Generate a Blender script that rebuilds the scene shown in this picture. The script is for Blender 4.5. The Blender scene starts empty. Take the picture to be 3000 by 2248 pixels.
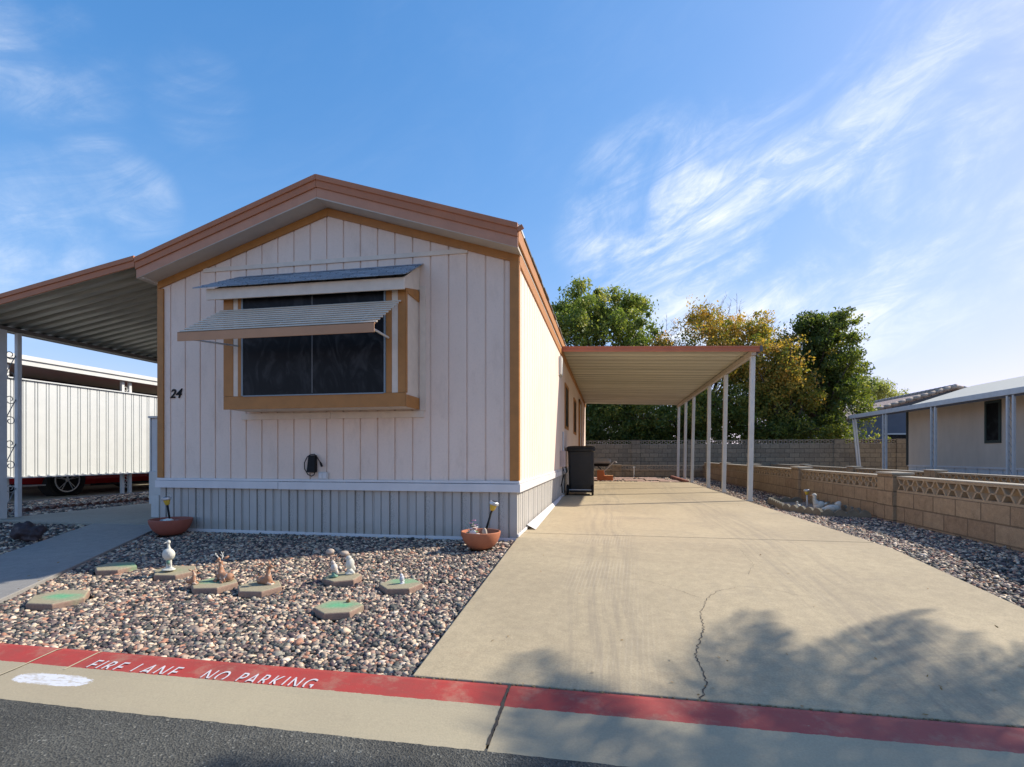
import bpy, bmesh, math, random
import numpy as np
from mathutils import Vector, Matrix, Euler
random.seed(7); rng = np.random.default_rng(11)
SC = bpy.context.scene
COL = SC.collection

# ------------------------------------------------------------------ camera
cam_d = bpy.data.cameras.new('camera'); cam = bpy.data.objects.new('camera', cam_d); COL.objects.link(cam)
cam.location = (0, 0, 0.84); cam.rotation_euler = (math.radians(90), 0, math.radians(10.549))
cam_d.sensor_width = 36; cam_d.sensor_fit = 'HORIZONTAL'; cam_d.lens = 18.108; cam_d.shift_y = 0.0703
cam_d.clip_start = 0.05; cam_d.clip_end = 3000
SC.camera = cam

# ------------------------------------------------------------------ sky, sun, exposure
SUN_EL, SUN_AZ = math.radians(37.5), math.radians(65)      # azimuth from +Y towards +X
w = bpy.data.worlds.new('World'); SC.world = w; w.use_nodes = True
nt = w.node_tree; nt.nodes.clear()
def N(t, **k):
    n = nt.nodes.new(t)
    for a, b in k.items(): setattr(n, a, b)
    return n
def L(a, b): nt.links.new(a, b)
def wmath(op, a, b=None, c=None, clamp=False):
    n = N('ShaderNodeMath', operation=op); n.use_clamp = clamp
    for i, v in enumerate((a, b, c)):
        if v is None: continue
        if isinstance(v, (int, float)): n.inputs[i].default_value = v
        else: L(v, n.inputs[i])
    return n.outputs[0]
def wdot(v, vec):
    n = N('ShaderNodeVectorMath', operation='DOT_PRODUCT'); L(v, n.inputs[0]); n.inputs[1].default_value = vec
    return n.outputs['Value']
def wsmooth(v, a, b):
    n = N('ShaderNodeMapRange', interpolation_type='SMOOTHSTEP'); L(v, n.inputs[0])
    n.inputs[1].default_value = a; n.inputs[2].default_value = b
    return n.outputs[0]
out = N('ShaderNodeOutputWorld'); bg = N('ShaderNodeBackground'); bg.inputs[1].default_value = 0.15
sky = N('ShaderNodeTexSky'); sky.sky_type = 'NISHITA'; sky.sun_disc = False
sky.sun_elevation = SUN_EL; sky.sun_rotation = SUN_AZ; sky.air_density = 1.0; sky.dust_density = 0.6; sky.ozone_density = 1.6
hs = N('ShaderNodeHueSaturation'); hs.inputs['Saturation'].default_value = 1.25
def vm(op, a, b):
    n = N('ShaderNodeVectorMath', operation=op)
    for i, v in enumerate((a, b)):
        if isinstance(v, tuple): n.inputs[i].default_value = v
        else: L(v, n.inputs[i])
    return n.outputs[0]
# soft shoulder so that the sky near the sun stays blue as a camera's tone curve leaves it
soft = vm('DIVIDE', vm('MULTIPLY', sky.outputs[0], (1.42, 1.33, 1.42)), vm('ADD', vm('DIVIDE', sky.outputs[0], (5.2, 5.2, 5.2)), (1, 1, 1)))
L(soft, hs.inputs['Color'])
sp_ = N('ShaderNodeSeparateColor'); L(hs.outputs[0], sp_.inputs[0]); cc_ = N('ShaderNodeCombineColor')
L(wmath('MULTIPLY', wmath('POWER', sp_.outputs[0], 1.34), 0.42), cc_.inputs[0]); L(wmath('MULTIPLY', sp_.outputs[1], 0.665), cc_.inputs[1]); L(wmath('MULTIPLY', sp_.outputs[2], 0.80), cc_.inputs[2])
tc = N('ShaderNodeTexCoord'); D = tc.outputs['Generated']
Fv = Vector((-math.sin(math.radians(10.549)), math.cos(math.radians(10.549)), 0)); Rv = Vector((Fv.y, -Fv.x, 0)); Uv = Vector((0, 0, 1))
def sdir(px, py):      # a direction of the sky, named by where it stands over the horizon
    return (Fv + Rv * ((px * 1.3562 - 1500) / 1509) + Uv * ((1335 - py * 1.3562) / 1509)).normalized()
sv = (Rv * 0.85 + Uv * 0.45 + Fv * 0.1).normalized(); nv = (Uv * 0.88 - Rv * 0.47).normalized(); kv = sv.cross(nv)
def cloud_noise(a, b, c, off, scale, detail, dist, rough=0.6):
    cx = N('ShaderNodeCombineXYZ')
    L(wmath('MULTIPLY', wdot(D, sv), a), cx.inputs[0]); L(wmath('MULTIPLY', wdot(D, nv), b), cx.inputs[1]); L(wmath('MULTIPLY', wdot(D, kv), c), cx.inputs[2])
    ad = N('ShaderNodeVectorMath', operation='ADD'); L(cx.outputs[0], ad.inputs[0]); ad.inputs[1].default_value = off
    n = N('ShaderNodeTexNoise'); L(ad.outputs[0], n.inputs['Vector']); n.inputs['Scale'].default_value = scale
    n.inputs['Detail'].default_value = detail; n.inputs['Distortion'].default_value = dist; n.inputs['Roughness'].default_value = rough
    return n.outputs[0]
n1 = cloud_noise(1.0, 2.2, 1.4, (3.1, 1.7, 5.2), 2.6, 12, 0.7, 0.60)
n2 = cloud_noise(1.0, 4.5, 2.0, (7.7, 2.2, 0.4), 5.0, 14, 1.0, 0.70)
streak = wmath('MULTIPLY', wsmooth(n1, 0.36, 0.68), wmath('ADD', wmath('MULTIPLY', wsmooth(n2, 0.34, 0.70), 0.75), 0.25))
mask = None
for px, py, r0, r1, k in [(1430, 500, 0.02, 0.20, 1.5), (1620, 380, 0.02, 0.15, 0.9), (1500, 430, 0.02, 0.14, 0.9), (1980, 190, 0.02, 0.15, 0.65), (2150, 90, 0.02, 0.14, 0.55), (1880, 310, 0.02, 0.13, 0.6), (2140, 330, 0.02, 0.16, 0.45), (1750, 570, 0.03, 0.24, 1.15),
                          (2050, 470, 0.03, 0.2, 0.8), (110, 440, 0.01, 0.08, 0.45), (290, 430, 0.005, 0.07, 0.42), (215, 360, 0.005, 0.06, 0.3), (60, 560, 0.02, 0.12, 0.6), (430, 215, 0.01, 0.08, 0.35), (90, 90, 0.02, 0.12, 0.35), (1560, 640, 0.02, 0.2, 1.2)]:
    c = sdir(px, py); d = wdot(D, c)
    m = wmath('MULTIPLY', wsmooth(d, math.cos(r1), math.cos(r0)), k)
    mask = m if mask is None else wmath('MAXIMUM', mask, m)
mask = wmath('ADD', mask, 0.03)
cl = wmath('MULTIPLY', streak, mask, clamp=True)
mix = N('ShaderNodeMix', data_type='RGBA'); L(wmath('MULTIPLY', cl, 1.0, clamp=True), mix.inputs[0]); L(cc_.outputs[0], mix.inputs[6]); mix.inputs[7].default_value = (3.1, 3.25, 3.5, 1)
L(mix.outputs[2], bg.inputs[0]); L(bg.outputs[0], out.inputs[0])

sd = bpy.data.lights.new('sun', 'SUN'); sd.energy = 2.85; sd.angle = math.radians(0.53); sd.color = (1.0, 0.92, 0.79)
so = bpy.data.objects.new('sun', sd); COL.objects.link(so)
SV = Vector((math.sin(SUN_AZ) * math.cos(SUN_EL), math.cos(SUN_AZ) * math.cos(SUN_EL), math.sin(SUN_EL)))
so.rotation_euler = SV.to_track_quat('Z', 'Y').to_euler(); so.location = (10, 8, 20)
SC.view_settings.view_transform = 'Standard'; SC.view_settings.look = 'None'; SC.view_settings.gamma = 1
SC.view_settings.exposure = 1.2
SC.view_settings.use_curve_mapping = False

# ------------------------------------------------------------------ materials
class Mat:
    def __init__(s, name):
        s.m = bpy.data.materials.new(name); s.m.use_nodes = True; s.t = s.m.node_tree; s.t.nodes.clear()
        s.o = s.t.nodes.new('ShaderNodeOutputMaterial'); s.p = s.t.nodes.new('ShaderNodeBsdfPrincipled'); s.l(s.p.outputs[0], s.o.inputs[0])
        s.tc = s.t.nodes.new('ShaderNodeTexCoord').outputs['Object']
    def l(s, a, b): s.t.links.new(a, b)
    def n(s, t, **k):
        n = s.t.nodes.new(t)
        for a, b in k.items(): setattr(n, a, b)
        return n
    def math(s, op, a, b=0.0, clamp=False):
        n = s.n('ShaderNodeMath', operation=op); n.use_clamp = clamp
        for i, v in enumerate((a, b)):
            if isinstance(v, (int, float)): n.inputs[i].default_value = v
            else: s.l(v, n.inputs[i])
        return n.outputs[0]
    def map(s, scale=(1, 1, 1), loc=(0, 0, 0), rot=(0, 0, 0)):
        n = s.n('ShaderNodeMapping'); s.l(s.tc, n.inputs[0]); n.inputs['Scale'].default_value = scale; n.inputs['Location'].default_value = loc; n.inputs['Rotation'].default_value = rot
        return n.outputs[0]
    def noise(s, scale, detail=6, rough=0.55, vec=None, dist=0.0):
        n = s.n('ShaderNodeTexNoise'); s.l(vec or s.tc, n.inputs['Vector']); n.inputs['Scale'].default_value = scale
        n.inputs['Detail'].default_value = detail; n.inputs['Roughness'].default_value = rough; n.inputs['Distortion'].default_value = dist
        return n.outputs[0]
    def ramp(s, f, stops, interp='LINEAR'):
        n = s.n('ShaderNodeValToRGB'); s.l(f, n.inputs[0]); cr = n.color_ramp; cr.interpolation = interp
        while len(cr.elements) < len(stops): cr.elements.new(0.5)
        for e, (p, c) in zip(cr.elements, stops): e.position = p; e.color = (c, c, c, 1) if isinstance(c, (int, float)) else (*c, 1)
        return n.outputs[0]
    def smooth(s, f, a, b):
        n = s.n('ShaderNodeMapRange', interpolation_type='SMOOTHSTEP'); s.l(f, n.inputs[0]); n.inputs[1].default_value = a; n.inputs[2].default_value = b
        return n.outputs[0]
    def mixc(s, f, a, b, mode='MIX'):
        n = s.n('ShaderNodeMix', data_type='RGBA', blend_type=mode)
        for i, v in ((0, f), (6, a), (7, b)):
            if isinstance(v, (int, float)) and i == 0: n.inputs[0].default_value = v
            elif isinstance(v, (tuple, list)): n.inputs[i].default_value = (*v, 1)
            else: s.l(v, n.inputs[i])
        return n.outputs[2]
    def sep(s):
        n = s.n('ShaderNodeSeparateXYZ'); s.l(s.tc, n.inputs[0]); return n.outputs
    def base(s, c):
        if isinstance(c, (tuple, list)): s.p.inputs['Base Color'].default_value = (*c, 1)
        else: s.l(c, s.p.inputs['Base Color'])
    def bump(s, h, strength=0.3, dist=0.01):
        n = s.n('ShaderNodeBump'); s.l(h, n.inputs['Height']); n.inputs['Strength'].default_value = strength; n.inputs['Distance'].default_value = dist
        s.l(n.outputs[0], s.p.inputs['Normal'])
    def rough(s, r):
        if isinstance(r, (int, float)): s.p.inputs['Roughness'].default_value = r
        else: s.l(r, s.p.inputs['Roughness'])

def plain(name, c, r=0.6, metal=0.0, var=0.12, sc=6.0, bsc=None, bst=0.2, bd=0.004, spec=0.5, stretch=(1, 1, 1)):
    m = Mat(name); v = m.map(stretch)
    k = m.ramp(m.noise(sc, 8, 0.6, v), [(0.25, 1 - var), (0.75, 1 + var * 0.6)])
    m.base(m.mixc(1.0, c, k, 'MULTIPLY')); m.rough(r); m.p.inputs['Metallic'].default_value = metal; m.p.inputs['Specular IOR Level'].default_value = spec
    if bsc: m.bump(m.noise(bsc, 5, 0.6, v), bst, bd)
    return m.m

def siding_mat(name, c, dirt):
    m = Mat(name)
    big = m.ramp(m.noise(1.3, 8, 0.6, m.map((1.0, 1.0, 0.45))), [(0.3, 0.93), (0.62, 1.04)])
    col = m.mixc(1.0, c, big, 'MULTIPLY')
    st = m.math('MULTIPLY', m.smooth(m.noise(2.2, 10, 0.7, m.map((2.4, 2.4, 0.8), (3, 1, 2))), 0.50, 0.72), 0.4)
    col = m.mixc(st, col, dirt)
    fine = m.noise(38, 3, 0.7); col = m.mixc(m.math('MULTIPLY', m.smooth(fine, 0.45, 0.8), 0.22), col, dirt)
    m.base(col); m.rough(0.75)
    g = m.noise(55, 4, 0.6, m.map((1, 1, 0.35)), 0.8); m.bump(m.math('ADD', g, m.math('MULTIPLY', m.noise(140, 2), 0.4)), 0.55, 0.003)
    return m.m
SIDING = siding_mat('pale pink siding paint', (0.80, 0.64, 0.53), (0.54, 0.42, 0.34))
def skirt_mat():
    m = Mat('vinyl skirting'); x, y, z = m.sep()
    col = m.mixc(1.0, (0.47, 0.45, 0.415), m.ramp(m.noise(3, 8, 0.65, m.map((1, 1, 0.5))), [(0.3, 0.88), (0.7, 1.04)]), 'MULTIPLY')
    ph = m.math('FRACT', m.math('DIVIDE', m.math('ADD', m.math('ADD', x, y), 40.0), 0.4))
    band = m.math('MULTIPLY', m.math('GREATER_THAN', ph, 0.80), m.math('LESS_THAN', ph, 0.95))
    v = m.n('ShaderNodeTexVoronoi'); m.l(m.map((1, 1, 1), rot=(0.78, 0.78, 0.78)), v.inputs['Vector']); v.inputs['Scale'].default_value = 85; v.inputs['Randomness'].default_value = 0.6
    hole = m.math('MULTIPLY', m.math('LESS_THAN', v.outputs['Distance'], 0.34), band)
    dirt = m.math('MULTIPLY', m.smooth(m.math('ADD', m.math('MULTIPLY', z, -1.0), m.math('MULTIPLY', m.noise(7), 0.25)), -0.02, 0.14), 0.4)
    col = m.mixc(dirt, col, (0.34, 0.29, 0.23))
    m.base(m.mixc(m.math('MULTIPLY', hole, 0.5), col, (0.07, 0.07, 0.07))); m.rough(0.5); m.bump(m.noise(30, 4), 0.12, 0.003)
    return m.m
SKIRT = skirt_mat()
TRIM = plain('burnt orange trim paint', (0.42, 0.178, 0.042), 0.55, var=0.16, sc=9, bsc=60, bst=0.3)
FASCIA = plain('terracotta fascia paint', (0.43, 0.165, 0.075), 0.6, var=0.14, sc=5, bsc=50, bst=0.25)
FASCIA2 = plain('pinkish fascia board paint', (0.50, 0.245, 0.15), 0.65, var=0.14, sc=5, bsc=60, bst=0.35)
CFASCIA = plain('orange red carport fascia', (0.46, 0.145, 0.07), 0.5, var=0.12, sc=5)
SOFFIT = plain('beige soffit paint', (0.50, 0.44, 0.37), 0.8, var=0.1, bsc=40)
WBAND = plain('white band board paint', (0.68, 0.66, 0.65), 0.5, var=0.1, sc=4, bsc=50, bst=0.15)
WHITE = plain('white enamel', (0.60, 0.60, 0.57), 0.45, var=0.12, sc=5)
SLAT = plain('beige awning slat', (0.62, 0.53, 0.42), 0.75, var=0.12, sc=5, spec=.2)
OFFW = plain('weathered white aluminium', (0.62, 0.61, 0.56), 0.5, var=0.16, sc=4, stretch=(1, 1, 0.5))
CASING = plain('window casing paint', (0.72, 0.61, 0.50), 0.7, var=0.12, sc=8, bsc=60, bst=0.35)
ROOFW = plain('white roof coating', (0.58, 0.58, 0.56), 0.7, var=0.1, sc=3)
BLACK = plain('black rubber', (0.008, 0.008, 0.009), 0.6, var=0.2, spec=0.25)
DARK = plain('dark recess', (0.02, 0.019, 0.018), 0.8)
SILVER = plain('mill aluminium', (0.5, 0.52, 0.54), 0.35, metal=0.6)
CHROME = plain('bright alloy', (0.72, 0.72, 0.72), 0.25, metal=0.9)

def conc_mat(name, c, c2, drive=False):
    m = Mat(name)
    col = m.mixc(m.ramp(m.noise(0.55, 10, 0.62, dist=0.6), [(0.3, 0.0), (0.7, 1.0)]), c, c2)
    col = m.mixc(1.0, col, m.ramp(m.noise(14, 6, 0.7), [(0.3, 0.84), (0.7, 1.07)]), 'MULTIPLY')
    col = m.mixc(1.0, col, m.ramp(m.noise(110, 4, 0.7), [(0.3, 0.76), (0.75, 1.12)]), 'MULTIPLY')
    if drive:
        x, y, z = m.sep()
        # tyre wear: long streaks running up the drive, bending a little
        bend = m.math('MULTIPLY', m.noise(0.22, 1), 0.5)
        xx = m.math('ADD', x, bend)
        cb = m.n('ShaderNodeCombineXYZ'); m.l(m.math('MULTIPLY', xx, 14.0), cb.inputs[0]); m.l(m.math('MULTIPLY', y, 0.5), cb.inputs[1])
        s1 = m.noise(1.0, 8, 0.75, cb.outputs[0], 0.1)
        band1 = m.math('SUBTRACT', 1.0, m.smooth(m.math('ABSOLUTE', m.math('SUBTRACT', xx, 0.22)), 0.12, 0.42))
        band2 = m.math('SUBTRACT', 1.0, m.smooth(m.math('ABSOLUTE', m.math('SUBTRACT', xx, 1.75)), 0.15, 0.45))
        bands = m.math('MAXIMUM', band1, band2)
        t = m.math('MULTIPLY', m.math('MULTIPLY', m.smooth(s1, 0.42, 0.62), bands), 0.36)
        col = m.mixc(t, col, (0.20, 0.165, 0.125))
        tread = m.n('ShaderNodeTexWave', wave_type='BANDS', bands_direction='X'); m.l(m.map((1, 1, 1), rot=(0, 0, 0.06)), tread.inputs[0]); tread.inputs['Scale'].default_value = 11; tread.inputs['Distortion'].default_value = 0.6
        tm = m.math('MULTIPLY', m.math('MULTIPLY', m.smooth(tread.outputs[0], 0.6, 0.95), band1), m.smooth(m.noise(0.9, 4), 0.42, 0.6))
        col = m.mixc(m.math('MULTIPLY', tm, 0.16), col, (0.62, 0.54, 0.42))
        # oil and water stains in the covered bays
        sp = m.smooth(m.noise(1.1, 8, 0.65, m.map((1, 1.6, 1), (4, 2, 0)), 0.5), 0.55, 0.72)
        far = m.smooth(y, 5.0, 9.0)
        col = m.mixc(m.math('MULTIPLY', m.math('MULTIPLY', sp, m.math('ADD', m.math('MULTIPLY', far, 0.35), 0.16)), 1.0), col, (0.17, 0.145, 0.12))
        rust = m.smooth(m.noise(2.3, 6, 0.6, m.map((1, 1, 1), (9, 3, 0))), 0.66, 0.8)
        col = m.mixc(m.math('MULTIPLY', rust, 0.30), col, (0.30, 0.17, 0.09))
        sk = m.n('ShaderNodeTexNoise'); m.l(m.map((9, 0.7, 1), rot=(0, 0, -0.5)), sk.inputs['Vector']); sk.inputs['Scale'].default_value = 1.2; sk.inputs['Detail'].default_value = 8
        col = m.mixc(m.math('MULTIPLY', m.smooth(sk.outputs[0], 0.58, 0.78), 0.16), col, (0.22, 0.2, 0.17))
    m.base(col); m.rough(0.85)
    m.bump(m.math('ADD', m.noise(90, 6, 0.7), m.math('MULTIPLY', m.noise(6, 4), 0.8)), 0.28, 0.004)
    return m.m
DRIVE = conc_mat('driveway concrete', (0.50, 0.405, 0.255), (0.38, 0.305, 0.195), True)
PATIO = conc_mat('patio concrete', (0.40, 0.36, 0.29), (0.30, 0.275, 0.225))
WALK = conc_mat('walkway concrete', (0.33, 0.31, 0.28), (0.26, 0.25, 0.235))
STONE = conc_mat('wall cap concrete', (0.50, 0.45, 0.36), (0.4, 0.35, 0.27))

def kerb_mat():
    m = Mat('kerb concrete with red paint'); x, y, z = m.sep()
    col = m.mixc(m.ramp(m.noise(0.9, 8, 0.6), [(0.3, 0.0), (0.7, 1.0)]), (0.43, 0.365, 0.24), (0.345, 0.29, 0.195))
    col = m.mixc(1.0, col, m.ramp(m.noise(120, 4, 0.7), [(0.25, 0.84), (0.8, 1.1)]), 'MULTIPLY')
    col = m.mixc(m.math('MULTIPLY', m.smooth(m.noise(9, 6, 0.7), 0.6, 0.8), 0.3), col, (0.2, 0.17, 0.13))
    edge = m.math('ADD', y, m.math('MULTIPLY', m.math('SUBTRACT', m.noise(22, 5, 0.7), 0.5), 0.022))
    red = m.math('GREATER_THAN', edge, 2.128)
    wear = m.math('MAXIMUM', m.smooth(m.noise(46, 6, 0.75), 0.64, 0.74), m.math('MULTIPLY', m.smooth(m.noise(5, 8, 0.75), 0.48, 0.70), 0.5))
    rc = m.mixc(m.ramp(m.noise(3.5, 6, 0.6), [(0.3, 0.0), (0.7, 1.0)]), (0.42, 0.040, 0.032), (0.30, 0.050, 0.040))
    rc = m.mixc(m.math('MULTIPLY', m.smooth(m.noise(11, 8, 0.7, m.map((1, 3, 1))), 0.45, 0.7), 0.35), rc, (0.24, 0.07, 0.05)); rc = m.mixc(m.math('MULTIPLY', m.smooth(x, -0.5, 1.2), 0.55), rc, (0.34, 0.105, 0.09))
    col = m.mixc(m.math('MULTIPLY', red, m.math('SUBTRACT', 1.0, m.math('MULTIPLY', wear, 0.75))), col, rc)
    # the scuffed white paint blot on the pan
    ex = m.math('DIVIDE', m.math('ADD', x, 2.60), 0.225); ey = m.math('DIVIDE', m.math('SUBTRACT', y, 2.008), 0.056)
    r = m.math('ADD', m.math('POWER', m.math('ABSOLUTE', ex), 3.2), m.math('POWER', m.math('ABSOLUTE', ey), 2.4))
    blot = m.math('LESS_THAN', m.math('ADD', r, m.math('MULTIPLY', m.noise(30, 8, 0.85), 2.2)), 1.85)
    holes = m.smooth(m.noise(24, 6, 0.7, m.map((0.7, 3.0, 1))), 0.50, 0.60)
    col = m.mixc(m.math('MULTIPLY', blot, m.math('SUBTRACT', 1.0, m.math('MULTIPLY', holes, 0.6))), col, (0.60, 0.61, 0.64))
    m.base(col); m.rough(0.8); m.bump(m.math('ADD', m.noise(100, 5, 0.7), m.noise(18, 4)), 0.3, 0.003)
    return m.m
KERB = kerb_mat()
def asphalt_mat():
    m = Mat('asphalt')
    v = m.n('ShaderNodeTexVoronoi'); m.l(m.tc, v.inputs['Vector']); v.inputs['Scale'].default_value = 130
    agg = m.ramp(v.outputs['Color'], [(0.0, 0.5), (0.85, 1.25), (1.0, 3.4)])
    col = m.mixc(1.0, (0.078, 0.076, 0.064), agg, 'MULTIPLY')
    col = m.mixc(1.0, col, m.ramp(m.noise(1.6, 8, 0.65), [(0.3, 0.75), (0.7, 1.3)]), 'MULTIPLY')
    col = m.mixc(m.smooth(m.noise(75, 4, 0.7), 0.66, 0.76), col, (0.25, 0.235, 0.19))
    m.base(col); m.rough(0.9); m.bump(m.math('ADD', v.outputs['Distance'], m.noise(60, 6, 0.7)), 0.8, 0.006)
    return m.m
ASPH = asphalt_mat()
def ground_mat():
    m = Mat('desert ground')
    col = m.mixc(m.noise(3, 8, 0.7), (0.20, 0.155, 0.12), (0.33, 0.27, 0.215))
    v = m.n('ShaderNodeTexVoronoi'); m.l(m.tc, v.inputs['Vector']); v.inputs['Scale'].default_value = 28
    col = m.mixc(1.0, col, m.ramp(v.outputs['Color'], [(0, 0.5), (1, 1.5)]), 'MULTIPLY')
    m.base(col); m.rough(0.95); m.bump(v.outputs['Distance'], 0.8, 0.02)
    return m.m
GROUND = ground_mat()
def pebble_mat(name, k=1.0):
    m = Mat(name); a = m.n('ShaderNodeAttribute'); a.attribute_name = 'rnd'
    f = a.outputs['Fac']
    S = [(0.0, (0.030, 0.033, 0.034)), (0.15, (0.07, 0.08, 0.075)), (0.29, (0.115, 0.095, 0.095)), (0.40, (0.20, 0.175, 0.155)), (0.49, (0.30, 0.215, 0.17)), (0.54, (0.42, 0.35, 0.27)),
         (0.63, (0.09, 0.068, 0.075)), (0.72, (0.26, 0.265, 0.225)), (0.81, (0.54, 0.48, 0.36)), (0.90, (0.36, 0.20, 0.135)), (0.96, (0.66, 0.60, 0.49))]
    col = m.ramp(f, [(p, (c[0] * k * 1.14, c[1] * k, c[2] * k * .92)) for p, c in S], 'CONSTANT')
    col = m.mixc(1.0, col, m.ramp(m.noise(60, 5, 0.7), [(0.3, 0.72), (0.7, 1.22)]), 'MULTIPLY')
    m.base(col); m.rough(0.72); m.bump(m.noise(150, 3), 0.3, 0.002)
    return m.m
PEB = pebble_mat('river pebbles'); PEB2 = pebble_mat('grey lilac pebbles', 1.05)
def block_mat(name, c1, c2, mort, axis, rowh=0.19, z0=0.0):
    m = Mat(name); x, y, z = m.sep()
    cb = m.n('ShaderNodeCombineXYZ'); m.l(y if axis == 'Y' else x, cb.inputs[0]); m.l(m.math('SUBTRACT', z, z0), cb.inputs[1])
    b = m.n('ShaderNodeTexBrick'); m.l(cb.outputs[0], b.inputs['Vector']); b.inputs['Scale'].default_value = 1.0
    b.inputs['Brick Width'].default_value = 0.39; b.inputs['Row Height'].default_value = rowh; b.inputs['Mortar Size'].default_value = 0.009; b.inputs['Mortar Smooth'].default_value = 0.2; b.inputs['Bias'].default_value = 0.0
    b.inputs['Color1'].default_value = (*c1, 1); b.inputs['Color2'].default_value = (*c2, 1); b.inputs['Mortar'].default_value = (*mort, 1)
    col = m.mixc(1.0, b.outputs['Color'], m.ramp(m.noise(12, 8, 0.7), [(0.3, 0.75), (0.7, 1.2)]), 'MULTIPLY')
    col = m.mixc(1.0, col, m.ramp(m.noise(75, 4, 0.7), [(0.3, 0.8), (0.7, 1.12)]), 'MULTIPLY')
    m.base(col); m.rough(0.95)
    m.bump(m.math('ADD', m.math('MULTIPLY', b.outputs['Fac'], -1.6), m.math('ADD', m.noise(70, 5, 0.7), m.math('MULTIPLY', m.noise(9, 3), 1.2))), 0.75, 0.008)
    return m.m
BLK = block_mat('slump block side wall', (0.40, 0.295, 0.18), (0.32, 0.225, 0.135), (0.20, 0.145, 0.09), 'Y', 0.19, -0.015)
BLKX = block_mat('slump block rear wall', (0.34, 0.27, 0.18), (0.24, 0.19, 0.13), (0.13, 0.105, 0.075), 'X')
BLKP = plain('slump block face', (0.40, 0.305, 0.195), 0.95, var=0.25, sc=14, bsc=60, bst=0.6, bd=0.006)
BLKR = plain('grey brown block face', (0.38, 0.31, 0.225), 0.95, var=0.25, sc=14, bsc=60, bst=0.6, bd=0.006)

# ------------------------------------------------------------------ mesh building
ORIG = {}
class MB:
    def __init__(s): s.v = []; s.f = []
    def add(s, vs, fs):
        o = len(s.v); s.v += [tuple(v) for v in vs]; s.f += [tuple(i + o for i in f) for f in fs]; return s
    def box(s, x0, x1, y0, y1, z0, z1, R=None, piv=None):
        vs = [Vector(p) for p in ((x0, y0, z0), (x1, y0, z0), (x1, y1, z0), (x0, y1, z0), (x0, y0, z1), (x1, y0, z1), (x1, y1, z1), (x0, y1, z1))]
        if R is not None: piv = Vector(piv or ((x0 + x1) / 2, (y0 + y1) / 2, (z0 + z1) / 2)); vs = [R @ (v - piv) + piv for v in vs]
        return s.add(vs, [(0, 3, 2, 1), (4, 5, 6, 7), (0, 1, 5, 4), (1, 2, 6, 5), (2, 3, 7, 6), (3, 0, 4, 7)])
    def loft(s, rings, cap=True, closed=True):
        n = len(rings[0]); vs = [p for r in rings for p in r]; fs = []
        for i in range(len(rings) - 1):
            for j in range(n if closed else n - 1):
                k = (j + 1) % n; fs.append((i * n + j, i * n + k, (i + 1) * n + k, (i + 1) * n + j))
        if cap: fs.append(tuple(range(n - 1, -1, -1))); fs.append(tuple((len(rings) - 1) * n + j for j in range(n)))
        return s.add(vs, fs)
    def prism(s, pts, fn, w0, w1):      # pts: 2-D outline, fn(a, b, w) -> xyz
        return s.loft([[fn(a, b, w0) for a, b in pts], [fn(a, b, w1) for a, b in pts]])
    def tube(s, P, r, n=8, cap=True):
        P = [Vector(p) for p in P]; rr = r if isinstance(r, (list, tuple)) else [r] * len(P); rings = []; ref = None
        for i, p in enumerate(P):
            t = (P[min(i + 1, len(P) - 1)] - P[max(i - 1, 0)]).normalized()
            if ref is None: ref = Vector((0, 0, 1)) if abs(t.z) < 0.9 else Vector((1, 0, 0))
            u = t.cross(ref).normalized(); ref = u.cross(t).normalized()
            rings.append([p + (u * math.cos(2 * math.pi * k / n) + ref * math.sin(2 * math.pi * k / n)) * rr[i] for k in range(n)])
        return s.loft(rings, cap)
    def lathe(s, prof, c, n=32, ax=None, wob=0.0):   # prof [(r, z)]
        c = Vector(c); M = ax or Matrix.Identity(3); ph = random.random() * 6
        rings = [[c + M @ Vector((r * (1 + wob * math.sin(2 * a + ph)) * math.cos(a), r * (1 + wob * math.sin(3 * a + ph)) * math.sin(a), z)) for a in [2 * math.pi * k / n for k in range(n)]] for r, z in prof]
        return s.loft(rings, True)
    def ball(s, c, r, R=None, nu=14, nv=9):
        c = Vector(c); r = Vector(r) if not isinstance(r, (int, float)) else Vector((r, r, r)); rings = []
        for i in range(1, nv):
            th = math.pi * i / nv
            ring = [Vector((r.x * math.sin(th) * math.cos(2 * math.pi * k / nu), r.y * math.sin(th) * math.sin(2 * math.pi * k / nu), -r.z * math.cos(th))) for k in range(nu)]
            rings.append([c + (R @ p if R else p) for p in ring])
        o = len(s.v); s.loft(rings, False); top = Vector((0, 0, r.z)); b = c - (R @ top if R else top); t = c + (R @ top if R else top)
        s.v += [tuple(b), tuple(t)]; bi, ti = len(s.v) - 2, len(s.v) - 1; last = o + (nv - 2) * nu
        for k in range(nu): s.f.append((bi, o + (k + 1) % nu, o + k)); s.f.append((ti, last + k, last + (k + 1) % nu))
        return s
    def build(s, name, mat, parent=None, smooth=False, bevel=0.0, origin=None):
        me = bpy.data.meshes.new(name)
        if parent is not None: og = ORIG[parent.name]
        elif origin is not None: og = Vector(origin)
        else:
            a = np.array(s.v); lo, hi = a.min(0), a.max(0); og = Vector(((lo[0] + hi[0]) / 2, (lo[1] + hi[1]) / 2, lo[2]))
        me.from_pydata([tuple(Vector(v) - og) for v in s.v], [], s.f); me.materials.append(mat)
        bm = bmesh.new(); bm.from_mesh(me); bmesh.ops.recalc_face_normals(bm, faces=bm.faces); bm.to_mesh(me); bm.free()
        if smooth: me.polygons.foreach_set('use_smooth', [True] * len(me.polygons))
        o = bpy.data.objects.new(name, me); COL.objects.link(o)
        if parent is not None: o.parent = parent
        else: o.location = og
        ORIG[o.name] = og
        if bevel: b = o.modifiers.new('bevel', 'BEVEL'); b.width = bevel; b.segments = 2; b.limit_method = 'ANGLE'
        return o
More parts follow.
